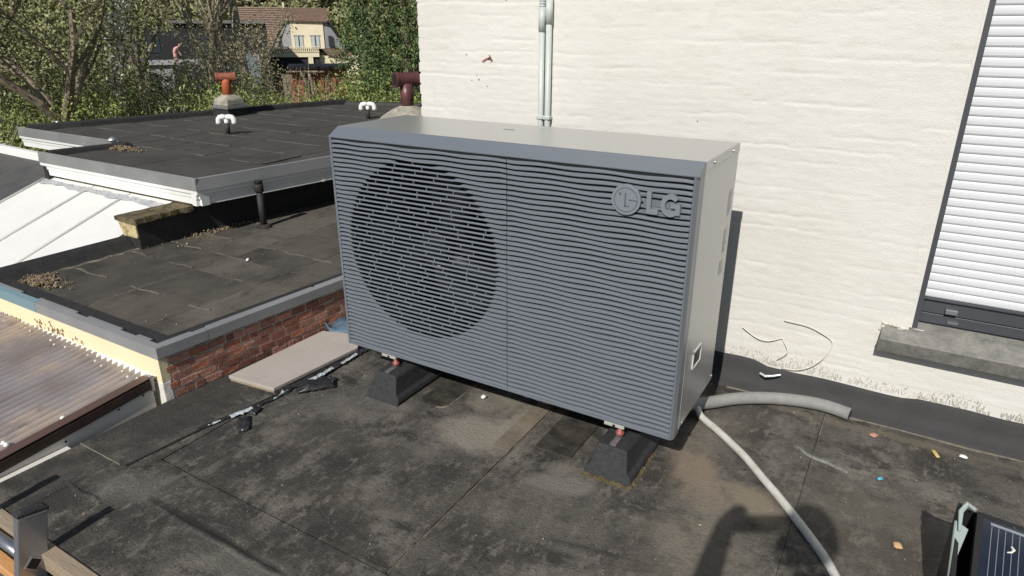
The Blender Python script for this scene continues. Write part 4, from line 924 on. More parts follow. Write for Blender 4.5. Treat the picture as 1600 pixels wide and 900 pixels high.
MB().tube([(-4.27, 1.22, ZC), (-4.27, 1.22, .375)], .015, 12).build('vent_body', M_pvc, v4, True)
MB().lathe([(.019, 0), (.02, .012), (.012, .02), (.003, .022)], (-4.27, 1.22, .373), 14).build('vent_cap', M_zinc, v4, True)

# ================================================================== ladder
lad = thing('ladder', 'aluminium ladder rising over the front roof edge', 'ladder', (-.18, -1.25, -1.6))
def rail(xt, yt, zt, nm):
    d = Vector((0, -.23, -1.0)).normalized(); top = Vector((xt, yt, zt)); bot = top + d * 1.6
    b = MB(); h, w_ = .034, .0125; u = Vector((0, -1.0, .23)).normalized(); s = Vector((1, 0, 0)); V = []
    for p in (bot, top):
        V += [p + s * a * w_ + u * c_ * h for a, c_ in ((-1, -1), (1, -1), (1, 1), (-1, 1))]
    o = MB().add(V, [(0, 1, 2, 3), (4, 7, 6, 5), (0, 4, 5, 1), (1, 5, 6, 2), (2, 6, 7, 3), (3, 7, 4, 0)]).build('rail', M_alu, lad, bevel=.003)
    V = []
    for k in (0, .010, .016):
        q = 1.06 if k < .016 else .72
        V += [top - d * (k) + s * a * w_ * 1.1 * q + u * c_ * h * q for a, c_ in ((-1, -1), (1, -1), (1, 1), (-1, 1))]
    MB().add(V, [(0, 1, 2, 3), (8, 11, 10, 9)] + [(i + j, i + 4 + j, i + 4 + (j + 1) % 4, i + (j + 1) % 4) for i in (0, 4) for j in range(4)]).build('end_cap', M_rub, o, bevel=.002)
    return o, top, d, u
r1, tp, dd, uu = rail(-.040, -1.088, -.026, 'a')
r2, tp2, _, _ = rail(-.320, -1.088, -.026, 'b')
for k in range(6):
    c = tp + dd * (.135 + .25 * k)
    MB().tube([(-.31, c.y, c.z), (-.052, c.y, c.z)], .0145, 10).build('rung', M_alu, lad, True)
    b = MB(); V = []
    ey = .010
    b.tube([c + Vector((.0128, 0, 0)), c + Vector((.0145, 0, 0))], .023, 4).build('rung_socket', M_zinc, r1)
    MB().tube([c + Vector((.0140, 0, 0)), c + Vector((.0152, 0, 0))], .018, 4).build('rung_hole', M_gap, r1)

# ================================================================== solar panel
pv = thing('solar_panel', 'small black framed solar panel tilted on grey plastic mount at right', 'solar panel', (2.3, -.2, ZR))
T = Vector((1.962, -.068, .105)); xd = Vector((cos(-.13), sin(-.13), 0)); yd = Vector((sin(-.03) * cos(.40), -cos(.03) * cos(.40), -sin(.40))); nn_ = xd.cross(yd) * -1
if nn_.z < 0: nn_ = -nn_
def pbox(a0, a1, b0, b1, c0, c1, nm, mt, parent=None, bev=0):
    V = [T + xd * a + yd * b_ + nn_ * c_ for c_ in (c0, c1) for a, b_ in ((a0, b0), (a1, b0), (a1, b1), (a0, b1))]
    return MB().add(V, [(0, 3, 2, 1), (4, 5, 6, 7), (0, 1, 5, 4), (1, 2, 6, 5), (2, 3, 7, 6), (3, 0, 4, 7)]).build(nm, mt, parent or pv, bevel=bev)
LW, LH = .9, .55
pbox(0, .012, 0, LH, -.035, .003, 'panel_frame', M_pvf, None, .001); pbox(LW - .012, LW, 0, LH, -.035, .003, 'panel_frame', M_pvf)
pbox(.012, LW - .012, 0, .010, -.035, .003, 'panel_frame', M_pvf); pbox(.012, LW - .012, LH - .010, LH, -.035, .003, 'panel_frame', M_pvf)
gl = pbox(.012, LW - .012, .010, LH - .010, -.004, 0, 'solar_glass', M_pvg)
pbox(.026, LW - .03, .016, .022, .0001, .0006, 'busbar', M_pvl, gl)
for i in range(34): 
    a = .028 + i * .0125
    pbox(a, a + .0011, .024, LH - .02, .0001, .0005, 'cell_line', M_pvl, gl)
# bird dropping on the glass
q = T + xd * .058 + yd * .075 + nn_ * .002
MB().tube([q, q + xd * .008 - yd * .004, q + xd * .012 - yd * .011, q + xd * .007 - yd * .017], [.0012, .002, .0028, .002], 6).build('bird_dropping', M_wire, gl)
V = [T + xd * a + Vector((0, 0, z)) + Vector((0, y, 0)) for a, y, z in ((-.035, .028, -.012), (-.024, .036, -.012), (-.024, .036, -.255), (-.035, .028, -.255), (-.035, -.03, -.055), (-.024, -.03, -.055), (-.024, -.12, -.255), (-.035, -.12, -.255))]
MB().add([T + xd * a + Vector((0, y, z)) for a in (-.034, -.026) for y, z in ((.03, -.012), (.03, -.2535), (-.52, -.2535), (-.52, -.235), (-.005, -.03))], [(0, 1, 2, 3, 4), (9, 8, 7, 6, 5)] + [(k, (k + 1) % 5, 5 + (k + 1) % 5, 5 + k) for k in range(5)]).build('mount_side', M_pvf, pv)
MB().add([T + xd * a + Vector((0, y, z)) for a in (-.026, .9) for y, z in ((.030, -.02), (.024, -.02), (.024, -.2535), (.030, -.2535))], [(0, 1, 2, 3), (7, 6, 5, 4)] + [(k, (k + 1) % 4, 4 + (k + 1) % 4, 4 + k) for k in range(4)]).build('mount_back', M_pvf, pv)
MB().tube([T + xd * -.028 + Vector((0, -.045, -.035)), T + xd * -.030 + Vector((0, -.01, -.008)), T + xd * -.020 + Vector((0, .006, .006)), T + xd * -.004 + Vector((0, -.004, .004))], [.003, .0055, .0065, .0045], 8).build('mount_bracket', M_tub, pv)
MB().prism([(0, 0), (.001, 0), (.001, 0)], 'z', 0, 0)
MB().add([T + xd * a + Vector((0, y, z)) for a, y, z in ((-.036, -.02, -.028), (-.012, -.035, -.03), (-.036, -.13, -.10), (-.038, -.02, -.032), (-.014, -.035, -.034), (-.038, -.13, -.104))], [(0, 1, 2), (5, 4, 3), (0, 3, 4, 1), (1, 4, 5, 2), (2, 5, 3, 0)]).build('mount_bracket', M_tub, pv)

# ================================================================== litter on the roof
def scrap(name, x, y, sx, sy, mt, label, cat, seed, h=.006, grp=None):
    o = crumple(name, x, y, sx, sy, h, mt, None, seed, seed, ZR, 6); return tag(o, label, cat, grp)
scrap('fallen_leaf', 1.75, .589, .028, .022, mat('leaf_pinkish', (.42, .22, .16), .8), 'curled pinkish brown leaf near the wall flashing', 'leaf', 1)
scrap('fallen_leaf', 1.925, .577, .045, .014, mat('leaf_ochre', (.55, .38, .14), .8), 'ochre leaf on the roof right of the hose end', 'leaf', 2)
scrap('paper_scrap', 2.0, .60, .022, .014, M_pvc, 'white paper scrap on the roof beside the ochre leaf', 'scrap', 3)
scrap('blue_scrap', 1.785, .343, .018, .008, mat('blue_bit', (.10, .35, .48), .6), 'tiny blue plastic scrap on the roof', 'scrap', 4)
scrap('fallen_leaf', 1.845, .06, .024, .020, mat('leaf_tan', (.50, .33, .18), .8), 'tan leaf just left of the solar panel shadow', 'leaf', 5)
scrap('foam_crumb', .516, .132, .014, .018, M_pvc, 'small white crumb on the roof beneath the pump front', 'crumb', 6, .01)
scrap('foam_crumb', -1.0, .36, .012, .030, M_lean, 'white crumb on the lower roof near the middle', 'crumb', 7, .01).location.z = ZB - ZR
# dried grey sealant smear
b = MB(); pts = [(1.545, .395), (1.56, .385), (1.575, .372), (1.60, .362), (1.64, .355), (1.67, .345), (1.70, .335)]
o = strip([(x, y, ZR + .001) for x, y in pts], .007, .003, mat('sealant_grey', (.20, .21, .195), .7, 0, 50, (.12, .115, .1), .5, 90), roof, 'sealant_smear')
for x, y, r in ((1.553, .392, .018), (1.64, .365, .022), (1.665, .355, .015)):
    p = [(x + r * cos(t) * random.uniform(.6, 1.3), y + r * .6 * sin(t) * random.uniform(.6, 1.2)) for t in [k * pi / 5 for k in range(10)]]
    MB().prism(p, 'z', ZR - .001, ZR + .0035).build('sealant_smear', mat('sealant_grey2', (.15, .155, .145), .8, 0, 40, (.09, .085, .075), .5, 90), roof)
b = MB()
for i in range(900):
    x = random.uniform(-.4, 2.5); y = random.uniform(-1.0, .68); r = random.uniform(.0005, .0013) * (2.2 if random.random() < .04 else 1)
    if -.02 < x < 1.2 and .05 < y < .4: continue
    b.obox((x, y, ZR + r * .4), (r * 2, r * 1.3, r), (random.random() * 3, random.random() * 3, random.random() * 3))
tag(b.build('roof_grit', mat('grit', (.30, .27, .20), .9, 0, 90, (.5, .46, .36), 0, 60)), 'pale grit and crumbs scattered over the near roof', None, None, 'stuff')
b = MB()
for i in range(200):
    x = random.uniform(-1.6, -.5); y = random.uniform(-.36, 1.6); r = random.uniform(.0006, .0014) * (2 if random.random() < .05 else 1)
    b.obox((x, y, ZB + .001), (r * 2, r * 1.3, r), (random.random() * 3, random.random() * 3, random.random() * 3))
tag(b.build('roof_grit', bpy.data.materials['grit']), 'pale grit scattered over the lower annex roof', None, None, 'stuff')
for o in ():
    pass

# ================================================================== the photographer (stands behind the camera, casts the shadow)
def skin_fig(name, joints, edges, mt, parent, sub=2):
    me = bpy.data.meshes.new(name); me.from_pydata([j[0] for j in joints], edges, []); me.update()
    o = bpy.data.objects.new(name, me); COL.objects.link(o); me.materials.append(mt)
    s = o.modifiers.new('skin', 'SKIN'); lay = me.skin_vertices[0].data
    for i, j in enumerate(joints): r = j[1]; lay[i].radius = r if isinstance(r, tuple) else (r, r)
    lay[0].use_root = True; s.use_smooth_shade = True
    q = o.modifiers.new('sub', 'SUBSURF'); q.levels = sub; q.render_levels = sub
    if parent: put(o, parent)
    return o
per = thing('person', 'person in a dark jacket holding up a phone to photograph the heat pump', 'person', (1.945, -1.96, ZR))
px, py = 1.945, -1.96
J = [((px, py, .66), (.11, .08)), ((px, py, .80), (.105, .075)), ((px - .005, py + .01, .96), (.12, .085)), ((px - .02, py + .03, 1.10), (.11, .07)), ((px - .05, py + .06, 1.20), .046), ((px - .075, py + .09, 1.30), .045),
     ((px - .08, py - .0, .58), .075), ((px - .09, py + .03, .26), .052), ((px - .09, py, -.08), .038), ((px - .10, py + .10, -.12), .032),
     ((px + .08, py - .0, .58), .075), ((px + .09, py + .02, .26), .052), ((px + .10, py - .02, -.08), .038), ((px + .11, py + .10, -.12), .032),
     ((px - .14, py + .05, 1.09), .048), ((px - .335, py + .17, .97), .040), ((px - .335, py + .25, 1.07), .034), ((px - .326, py + .315, 1.185), .026),
     ((px + .11, py + .05, 1.09), .048), ((px + .10, py + .14, .93), .037), ((px - .08, py + .24, 1.05), .027), ((px - .14, py + .275, 1.13), .021)]
E_ = [(0, 1), (1, 2), (2, 3), (3, 4), (4, 5), (0, 6), (6, 7), (7, 8), (8, 9), (0, 10), (10, 11), (11, 12), (12, 13), (3, 14), (14, 15), (15, 16), (16, 17), (3, 18), (18, 19), (19, 20), (20, 21)]
skin_fig('body', J, E_, M_coat, per)
hx, hy_, hz_ = px - .095, py + .12, 1.375
HS = .80
bm = bmesh.new(); bmesh.ops.create_uvsphere(bm, u_segments=28, v_segments=20, radius=1)
for v in bm.verts:
    x, y, z = v.co; q = 1 - .18 * max(0, -z) ** 1.5
    v.co = Vector((hx + HS * x * .075 * q, hy_ + HS * (y * .092 * q + (.012 if (y > .85 and -.25 < z < .1 and abs(x) < .25) else 0)), hz_ + HS * z * .112))
me = bpy.data.meshes.new('head'); bm.to_mesh(me); bm.free(); hd = link('head', me, M_skin, per, True)
for q in (-1, 1):
    MB().obox((hx + q * .062, hy_, hz_ - .005), (.011, .024, .044), (0, 0, q * .3)).build('ear', M_skin, hd, bevel=.004)
    MB().lathe([(.002, -.005), (.009, 0), (.002, .005)], (hx + q * .024, hy_ + .067, hz_ + .006), 10).build('eye', M_wire, hd, True)
MB().obox((hx, hy_ + .077, hz_ - .014), (.018, .02, .032), (.35, 0, 0)).build('nose', M_skin, hd, bevel=.005)
MB().obox((hx, hy_ + .067, hz_ - .042), (.036, .008, .01)).build('mouth', M_pink, hd, bevel=.003)
bm = bmesh.new(); bmesh.ops.create_uvsphere(bm, u_segments=28, v_segments=18, radius=1)
for v in bm.verts:
    x, y, z = v.co; z2 = max(z, -.45 if y < 0 else .25)
    v.co = Vector((hx + HS * x * .085, hy_ - .010 + HS * y * .098, hz_ + .010 + HS * z2 * .116))
me = bpy.data.meshes.new('hair'); bm.to_mesh(me); bm.free(); link('hair', me, M_hair, hd, True)
# hands around the phone
def hand(wx, wy, wz, q, g=.8):
    J = [((wx, wy, wz), (.018, .013)), ((wx + q * .010, wy + .016 * g, wz + .016), (.022, .010)), ((wx + q * .016, wy + .024 * g, wz + .030), (.023, .009))]
    E = [(0, 1), (1, 2)]
    for k in range(4):
        bz = wz + .012 + k * .0145; i = len(J)
        J += [((wx + q * .026, wy + .026, bz), .0070), ((wx + q * .040, wy + .030 + .002 * k, bz + .002), .0066), ((wx + q * .056, wy + .026, bz + .002), .006), ((wx + q * (.066 - .004 * k), wy + .020, bz), .005)]
        E += [(2, i), (i, i + 1), (i + 1, i + 2), (i + 2, i + 3)]
    i = len(J); J += [((wx + q * .022, wy + .004, wz + .0), .0085), ((wx + q * .042, wy - .002, wz + .004), .0075), ((wx + q * .056, wy - .002, wz + .010), .006)]; E += [(1, i), (i, i + 1), (i + 1, i + 2)]
    return skin_fig('hand', J, E, M_skin, per, 1)
hand(1.605, -1.655, 1.155, 1); hand(1.810, -1.690, 1.135, -1)
ph = thing('phone', 'black phone held sideways in both hands', 'phone', (1.72, -1.67, 1.17))
cI = Vector(CP); fw = Vector(MR[2]); rt = Vector(MR[0]); up_ = -Vector(MR[1])
cc = cI - fw * .020 + rt * .015 + up_ * .066
V = [cc + rt * a * .078 + up_ * b_ * .026 + fw * c_ * .004 for c_ in (-1, 1) for a, b_ in ((-1, -1), (1, -1), (1, 1), (-1, 1))]
MB().add(V, [(0, 3, 2, 1), (4, 5, 6, 7), (0, 1, 5, 4), (1, 2, 6, 5), (2, 3, 7, 6), (3, 0, 4, 7)]).build('phone_body', M_dark, ph, bevel=.003)
V = [cc + rt * a * .074 + up_ * b_ * .023 - fw * (.0041 + .0005 * c_) for c_ in (0, 1) for a, b_ in ((-1, -1), (1, -1), (1, 1), (-1, 1))]
MB().add(V, [(0, 3, 2, 1), (4, 5, 6, 7), (0, 1, 5, 4), (1, 2, 6, 5), (2, 3, 7, 6), (3, 0, 4, 7)]).build('phone_screen', M_win, ph)
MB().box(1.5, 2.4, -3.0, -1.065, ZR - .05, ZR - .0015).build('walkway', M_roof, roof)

# ================================================================== garden, trees, houses
GZ = -1.6
def terr(x, y):
    d = np.hypot(x - 1.7, y + 1.6); return GZ + np.clip(d - 42, 0, 60) * .16 + (vnoise(x * .3, y * .3, 2) - .5) * .25 * np.clip(d / 12, 0, 1)
xs = np.concatenate([np.linspace(-260, -40, 23)[:-1], np.linspace(-40, 20, 61)[:-1], np.linspace(20, 260, 13)]); ys = np.concatenate([np.linspace(-260, -10, 13)[:-1], np.linspace(-10, 50, 61)[:-1], np.linspace(50, 260, 22)])
X, Y = np.meshgrid(xs, ys); o = gridmesh('ground', np.stack([X, Y, terr(X, Y) - .02], -1), len(xs), len(ys), M_grass); tag(o, kind='structure')

def quads(P, size, aniso=.6, up=0., R_=rng):
    n = len(P); a = R_.normal(size=(n, 3)); a[:, 2] = a[:, 2] * (1 - up); a /= np.linalg.norm(a, axis=1)[:, None]
    b = R_.normal(size=(n, 3)); b -= a * (a * b).sum(1)[:, None]; b /= np.linalg.norm(b, axis=1)[:, None]
    s = (size * R_.uniform(.55, 1.35, n))[:, None]; a = a * s; b = b * s * aniso
    c = np.cross(a, b); c *= (.25 / (np.linalg.norm(c, axis=1)[:, None] + 1e-9)) * s
    V = np.stack([P - a, P + b * .9 + c * .3, P + a, P - b * .9 + c * .3], 1).reshape(-1, 3); return V, np.arange(4 * n).reshape(n, 4)
def leafobj(name, P, size, mt, parent=None, aniso=.6, up=0.):
    me = bpy.data.meshes.new(name); V, q = quads(np.asarray(P), size, aniso, up); quick(me, V, q); return link(name, me, mt, parent)
def tree(name, label, cat, base, ht, r0, lean, leaf, nl, lsz, spread=.55, levels=4, seed=1, bark=None, group=None, fork=.35, tipd=.14, kids=3, first=2):
    R_ = random.Random(seed); t = thing(name, label, cat, base, group); b = MB(); tips = []
    def grow(p, d, ln, r, lv):
        pts = [p.copy()]; rs = [r]; n = 4
        for i in range(n):
            d = (d + Vector((R_.gauss(0, .11), R_.gauss(0, .11), R_.gauss(0, .07) + .03 * (lv < 2)))).normalized(); p = p + d * ln / n; pts.append(p.copy()); rs.append(r * (1 - .45 * (i + 1) / n))
            if lv >= levels - 2: tips.append((p.copy(), lv))
        b.tube(pts, rs, 7 if lv < 2 else 4 if lv < 3 else 3, False)
        if lv < levels:
            for k in range(kids + (1 if R_.random() < .4 else 0)):
                i = R_.choice((2, 3, 4, 4)); a = R_.uniform(0, 6.28); s = spread * R_.uniform(.6, 1.4)
                nd = (d + Vector((cos(a) * s, sin(a) * s, R_.uniform(-.25, .35)))).normalized(); grow(pts[i], nd, ln * R_.uniform(.55, .82), rs[i] * .62, lv + 1)
    p = Vector(base); d = (Vector(lean) + Vector((0, 0, 1))).normalized(); top = p + d * ht * fork
    b.tube([p, p + (top - p) * .3 + Vector((.02, 0, 0)), p + (top - p) * .7, top], [r0 * 1.25, r0, r0 * .9, r0 * .8], 9)
    for k in range(first): a = k * 6.28 / first + seed; grow(top, (d + Vector((cos(a) * spread, sin(a) * spread, 0))).normalized(), ht * .34, r0 * .62, 1)
    b.build('trunk', bark or M_bark, t)
    if nl:
        T_ = np.array([q[0][:] for q in tips]); R2 = np.random.default_rng(seed); ix = R2.integers(0, len(T_), nl)
        P = T_[ix] + R2.normal(size=(nl, 3)) * tipd; leafobj('crown', P, lsz, M_lf[leaf], t, .55)
    return t
tree('fruit_tree', 'gnarled olive green fruit tree with low fork behind the upper roof', 'tree', (-6.32, 2.32, GZ), 3.6, .085, (-.02, -.02, 0), 'olive', 24000, .020, .75, 4, 5, None, None, .47, .13, 3, 4)
tree('fruit_tree', 'budding fruit tree filling the upper left corner', 'tree', (-8.1, 2.2, GZ), 4.6, .060, (0, 0, 0), 'olive', 22000, .023, .6, 4, 9, None, None, .4, .18, 3, 4)
tree('bare_tree', 'brown twiggy tree behind the white blossom', 'tree', (-12.6, 7.0, GZ), 6.0, .09, (.03, 0, 0), 'brown', 12000, .024, .55, 4, 13, None, None, .3, .25, 3, 4)
tree('bare_tree', 'slim bare tree left of the multi-stemmed trunks', 'tree', (-9.45, 5.06, GZ), 4.6, .05, (.02, .01, 0), 'brown', 3500, .02, .4, 4, 17, None, None, .45, .16, 3, 3)
st = tree('multistem_tree', 'pale multi-stemmed bare tree before the black building', 'tree', (-12.1, 8.35, GZ), 6.2, .11, (0, 0, 0), 'brown', 1300, .02, .28, 4, 21, M_barkp, None, .24, .2, 3, 6)
tree('leaning_tree', 'single grey green trunk right of the multi-stemmed tree', 'tree', (-11.65, 8.95, GZ), 6.6, .105, (-.02, -.02, 0), 'brown', 1000, .024, .35, 4, 27, M_barkp, None, .62, .2, 2, 3)
tree('blossom_shrub', 'shrub covered with white blossom', 'shrub', (-6.64, 3.11, GZ), 2.8, .03, (-.02, 0, 0), 'white', 1700, .021, .24, 3, 31, None, None, .55, .06, 2, 2)
tree('budding_shrub', 'pale budding willow shrub before the black building', 'shrub', (-8.45, 6.45, GZ), 2.9, .03, (0, 0, 0), 'pale', 5200, .020, .26, 4, 35, M_barkp, None, .35, .09, 3, 3)
tree('hazel_shrub', 'olive leafy shrub beside the fruit tree trunk', 'shrub', (-7.4, 3.6, GZ), 2.4, .03, (0, 0, 0), 'olive', 8000, .020, .6, 4, 39, None, None, .25, .16, 3, 4)
tree('overhanging_tree', 'bare tree whose pale branches cross above the balcony house', 'tree', (-14.2, 15.6, GZ), 8.5, .10, (.06, -.05, 0), 'pale', 700, .03, .75, 4, 43, M_barkp, None, .38, .28, 3, 4)
# conifer
cf = thing('conifer_tree', 'dense dark green conifer against the white house corner', 'tree', (-4.08, 5.42, GZ))
MB().tube([(-4.08, 5.42, GZ), (-4.08, 5.42, 2), (-4.08, 5.42, 5.2)], [.07, .05, .02], 8).build('trunk', M_bark, cf)
R2 = np.random.default_rng(5); n = 6500
zz = R2.uniform(-1.3, 5.0, n); th = R2.uniform(0, 2 * pi, n); lob = 1 + .16 * np.sin(th * 5 + zz * 3) + .14 * np.sin(th * 3 - zz * 4.1 + 1)
rad = (1.02 - .17 * (zz + 1.3)) * lob * (1 - .30 * R2.random(n) ** 1.6)
Cc = np.stack([-4.08 + rad * np.cos(th), 5.42 + rad * np.sin(th), zz], 1)
k = 15; drop = R2.random((n, k)) * .16
P = np.repeat(Cc, k, 0); out = np.stack([np.cos(th), np.sin(th), -0.75 + 0 * th], 1); P = P + np.repeat(out, k, 0) * drop.reshape(-1, 1) + R2.normal(size=P.shape) * .022
leafobj('crown', P, .026, M_lf['dark'], cf, .36)
# thicket and weeds
def thicket(name, label, mtname, ctr, n, sz, hfun, seed, vert=.3):
    R2 = np.random.default_rng(seed); x = R2.uniform(ctr[0], ctr[1], n); u = R2.uniform(ctr[2], ctr[3], n)
    return x, u
def band(name, label, leaf, b0, b1, d0, d1, n, sz, top, seed, low=-1.5, up=.2, an=.5, pw=.45):
    """leafy mass between two bearings (degrees from north, west negative) and two distances from the roof corner"""
    R2 = np.random.default_rng(seed); a = np.radians(R2.uniform(b0, b1, n)); d = R2.uniform(d0, d1, n)
    x = 1.69 + d * np.sin(a); y = -1.64 + d * np.cos(a)
    h = top + (vnoise(x * 1.3, y * 1.3, seed) - .5) * .9 + (vnoise(x * 4, y * 4, seed + 1) - .5) * .35 + np.clip(d - d0, 0, 9) * .0
    z = low + (h - low) * R2.random(n) ** pw
    return tag(leafobj(name, np.stack([x, y, z], 1), sz, M_lf[leaf], None, an, -up), label, None, None, 'stuff')
band('bramble_thicket', 'dense green weeds and brambles beyond the upper roof', 'green', -61, -37, 7.6, 11, 80000, .019, .20, 3, an=.4)
band('bramble_thicket', 'lower green undergrowth beneath the fruit tree', 'green', -76, -60, 8.2, 12, 36000, .020, .0, 4, an=.4)
band('pale_scrub', 'pale budding scrub rising above the green weeds', 'pale', -57, -45, 9.5, 12, 11000, .016, .30, 6, an=.5, pw=.3)
band('brown_scrub', 'brown tangled twigs under the trees at left', 'brown', -76, -58, 10.5, 15, 16000, .024, .25, 7, an=.14, pw=.6)
band('hedge_foliage', 'olive hedge mass behind the fruit trees', 'olive', -76, -58, 13, 20, 26000, .045, 1.7, 8, pw=.7)
band('ivy_mass', 'dark ivy between the trunks', 'ivy', -75, -50, 13, 17, 9000, .04, .15, 9)
b = MB(); R_ = random.Random(3)
for i in range(420):
    a = radians(R_.uniform(-74, -42)); d = R_.uniform(7.8, 12); x = 1.69 + d * sin(a); y = -1.64 + d * cos(a); z = R_.uniform(-1.0, -.2); p = Vector((x, y, z)); dr = Vector((R_.gauss(0, .35), R_.gauss(0, .35), 1)).normalized()
    pts = [p]
    for k in range(4): dr = (dr + Vector((R_.gauss(0, .15), R_.gauss(0, .15), -.03))).normalized(); pts.append(pts[-1] + dr * R_.uniform(.12, .26))
    b.tube(pts, [.006, .005, .004, .003, .002], 3, False)
tag(b.build('brush_stems', M_barkp), 'thin pale stems sticking out of the weeds', None, None, 'stuff')
# near bush by the left edge
bandn = np.random.default_rng(12); n = 9000
P = np.stack([-5.9 + bandn.normal(size=n) * .42, 1.15 + bandn.normal(size=n) * .38, -.55 + bandn.normal(size=n) * .33], 1); P[:, 2] = np.minimum(P[:, 2], .12 + .2 * bandn.random(n))
bu = thing('garden_bush', 'dark leafy bush at the far left below the roof corner', 'bush', (-5.9, 1.15, GZ)); leafobj('foliage', P, .022, M_lf['green'], bu, .5)
MB().tube([(-5.9, 1.15, GZ), (-5.88, 1.2, -.6)], [.03, .015], 6).build('stem', M_bark, bu)
# far wood
R2 = np.random.default_rng(22); n = 42000
a = np.radians(R2.uniform(-92, -28, n)); d = R2.uniform(44, 74, n); x = 1.69 + d * np.sin(a); y = -1.64 + d * np.cos(a); z = terr(x, y) + (5.5 + 4 * vnoise(x * .35, y * .35, 5)) * R2.random(n) ** .7
tag(leafobj('far_wood', np.stack([x, y, z], 1), .33, M_lf['wood'], None, .6), 'wooded hillside closing off the view behind the houses', None, None, 'stuff')
n = 15000; a = np.radians(R2.uniform(-80, -36, n)); d = R2.uniform(38, 43, n); x = 1.69 + d * np.sin(a); y = -1.64 + d * np.cos(a); z = GZ + (2.6 + 2.2 * vnoise(x * .5, y * .5, 6)) * R2.random(n) ** .6
tag(leafobj('far_hedge', np.stack([x, y, z], 1), .16, M_lf['olive'], None, .6), 'row of olive shrubs behind the houses', None, None, 'stuff')

# black clad building: frame of reference along bearing
def frame(ox, oy, ang):
    def f(a, b_, z): return (ox + a * cos(ang) - b_ * sin(ang), oy + a * sin(ang) + b_ * cos(ang), z)
    return f
def fbox(F, a0, a1, b0, b1, z0_, z1, nm, mt, parent, bev=0):
    V = [F(a, b_, z) for z in (z0_, z1) for a, b_ in ((a0, b0), (a1, b0), (a1, b1), (a0, b1))]
    return MB().add(V, [(0, 3, 2, 1), (4, 5, 6, 7), (0, 1, 5, 4), (1, 2, 6, 5), (2, 3, 7, 6), (3, 0, 4, 7)]).build(nm, mt, parent, bevel=bev)
ANG = radians(52)
F1 = frame(-23.1, 15.3, ANG)
bk = thing('black_building', 'low black clad building behind the bare trees', 'building', (-22, 16.5, GZ))
fbox(F1, -.2, 3.1, 0, 5, GZ, 1.15, 'cladding_wall', M_hdark, bk)
fbox(F1, -.35, 3.25, -.15, 5.1, 1.15, 1.26, 'roof_slab', mat('slab_grey', (.16, .16, .16), .8), bk)
fbox(F1, -1.5, -.21, .3, 4, GZ, .95, 'side_wing', M_hdark, bk)
fbox(F1, 1.35, 1.40, -.06, -.01, GZ, 1.1, 'corner_post', mat('post_dark', (.05, .05, .055), .7), bk)
fbox(F1, .5, .95, -.02, -.005, .1, .8, 'window', M_win, bk); fbox(F1, -1.2, -.8, .28, .295, .1, .7, 'window', M_win, bk)
gw = thing('garden_shed', 'small plain grey shed with flat roof among the trunks', 'shed', (-17.0, 10.3, GZ))
F2 = frame(-17.5, 9.9, ANG); fbox(F2, 0, .95, 0, 1.2, GZ, .05, 'shed_wall', M_hgrey, gw); fbox(F2, -.25, 2.2, -.1, 1.4, .05, .12, 'shed_roof', mat('roof_lightgrey', (.34, .34, .33), .7), gw); fbox(F2, 1.9, 2.0, 0, .1, GZ, .05, 'shed_post', M_bark, gw)
fbox(F2, .3, .6, -.01, -.002, -.9, -.2, 'shed_door', M_hdark, gw)
# child in pink on the terrace
kd = thing('person', 'person in a pink top bending over by the grey shed roof', 'person', (-16.6, 10.55, .12))
kx, ky, kz = -16.62, 10.6, .13
skin_fig('body', [((kx, ky, kz + .18), .055), ((kx + .02, ky, kz + .30), .06), ((kx + .09, ky + .02, kz + .40), .055), ((kx + .15, ky + .04, kz + .42), .022), ((kx + .10, ky + .06, kz + .28), .02), ((kx + .14, ky + .1, kz + .16), .016), ((kx - .03, ky, kz + .02), .03), ((kx - .03, ky + .03, kz - .0), .03), ((kx + .04, ky, kz + .08), .03), ((kx + .04, ky + .02, kz - .0), .025)],
         [(0, 1), (1, 2), (2, 3), (2, 4), (4, 5), (0, 6), (6, 7), (0, 8), (8, 9)], M_pink, kd, 1)
MB().lathe([(.01, -.055), (.04, -.03), (.046, 0), (.038, .035), (.008, .052)], (kx + .19, ky + .06, kz + .44), 12).build('head', M_skin, kd, True)
MB().lathe([(.044, 0), (.040, .04), (.008, .06)], (kx + .185, ky + .06, kz + .445), 12).build('hair', M_hair, kd, True)
# balcony house
hs = thing('balcony_house', 'cream house with brown tiled roof and white balustrade balcony', 'house', (-24, 23.5, GZ))
F3 = frame(-25.06, 22.45, radians(43))
hw = fbox(F3, 0, 1.52, 0, 3, .02, 1.30, 'wall', M_hcream, hs)
for a in (.14, .90):
    wn = fbox(F3, a, a + .42, -.012, .0, .05, .62, 'window', M_hgrey, hs)
    fbox(F3, a + .04, a + .38, -.02, -.012, .07, .58, 'pane', M_curt, wn); fbox(F3, a + .18, a + .235, -.026, -.02, .07, .58, 'glazing_bar', M_win, wn); fbox(F3, a - .03, a + .45, -.03, -.0, .59, .64, 'lintel', M_hgrey, wn)
lw = MB().add([F3(0, .02, .02), F3(-.95, .5, .02), F3(0, .02, 1.3), F3(-.15, .1, 1.3), F3(0, 3, .02), F3(-.95, 3, .02), F3(0, 3, 1.3), F3(-.15, 3, 1.3)], [(0, 1, 3, 2), (4, 6, 7, 5), (0, 4, 5, 1), (1, 5, 7, 3), (3, 7, 6, 2)]).build('side_gable', M_hgrey, hs)
fbox(F3, -.62, -.38, .25, .33, .05, .60, 'window', M_win, hs)
MB().add([F3(1.52, .05, .02), F3(2.55, .3, -.15), F3(1.52, .05, 1.30), F3(1.8, .1, 1.2), F3(1.52, 3, .02), F3(2.55, 3, -.15), F3(1.52, 3, 1.3), F3(1.8, 3, 1.2)], [(0, 1, 3, 2), (4, 6, 7, 5), (0, 4, 5, 1), (1, 5, 7, 3), (3, 7, 6, 2)]).build('side_gable', M_hgrey, hs)
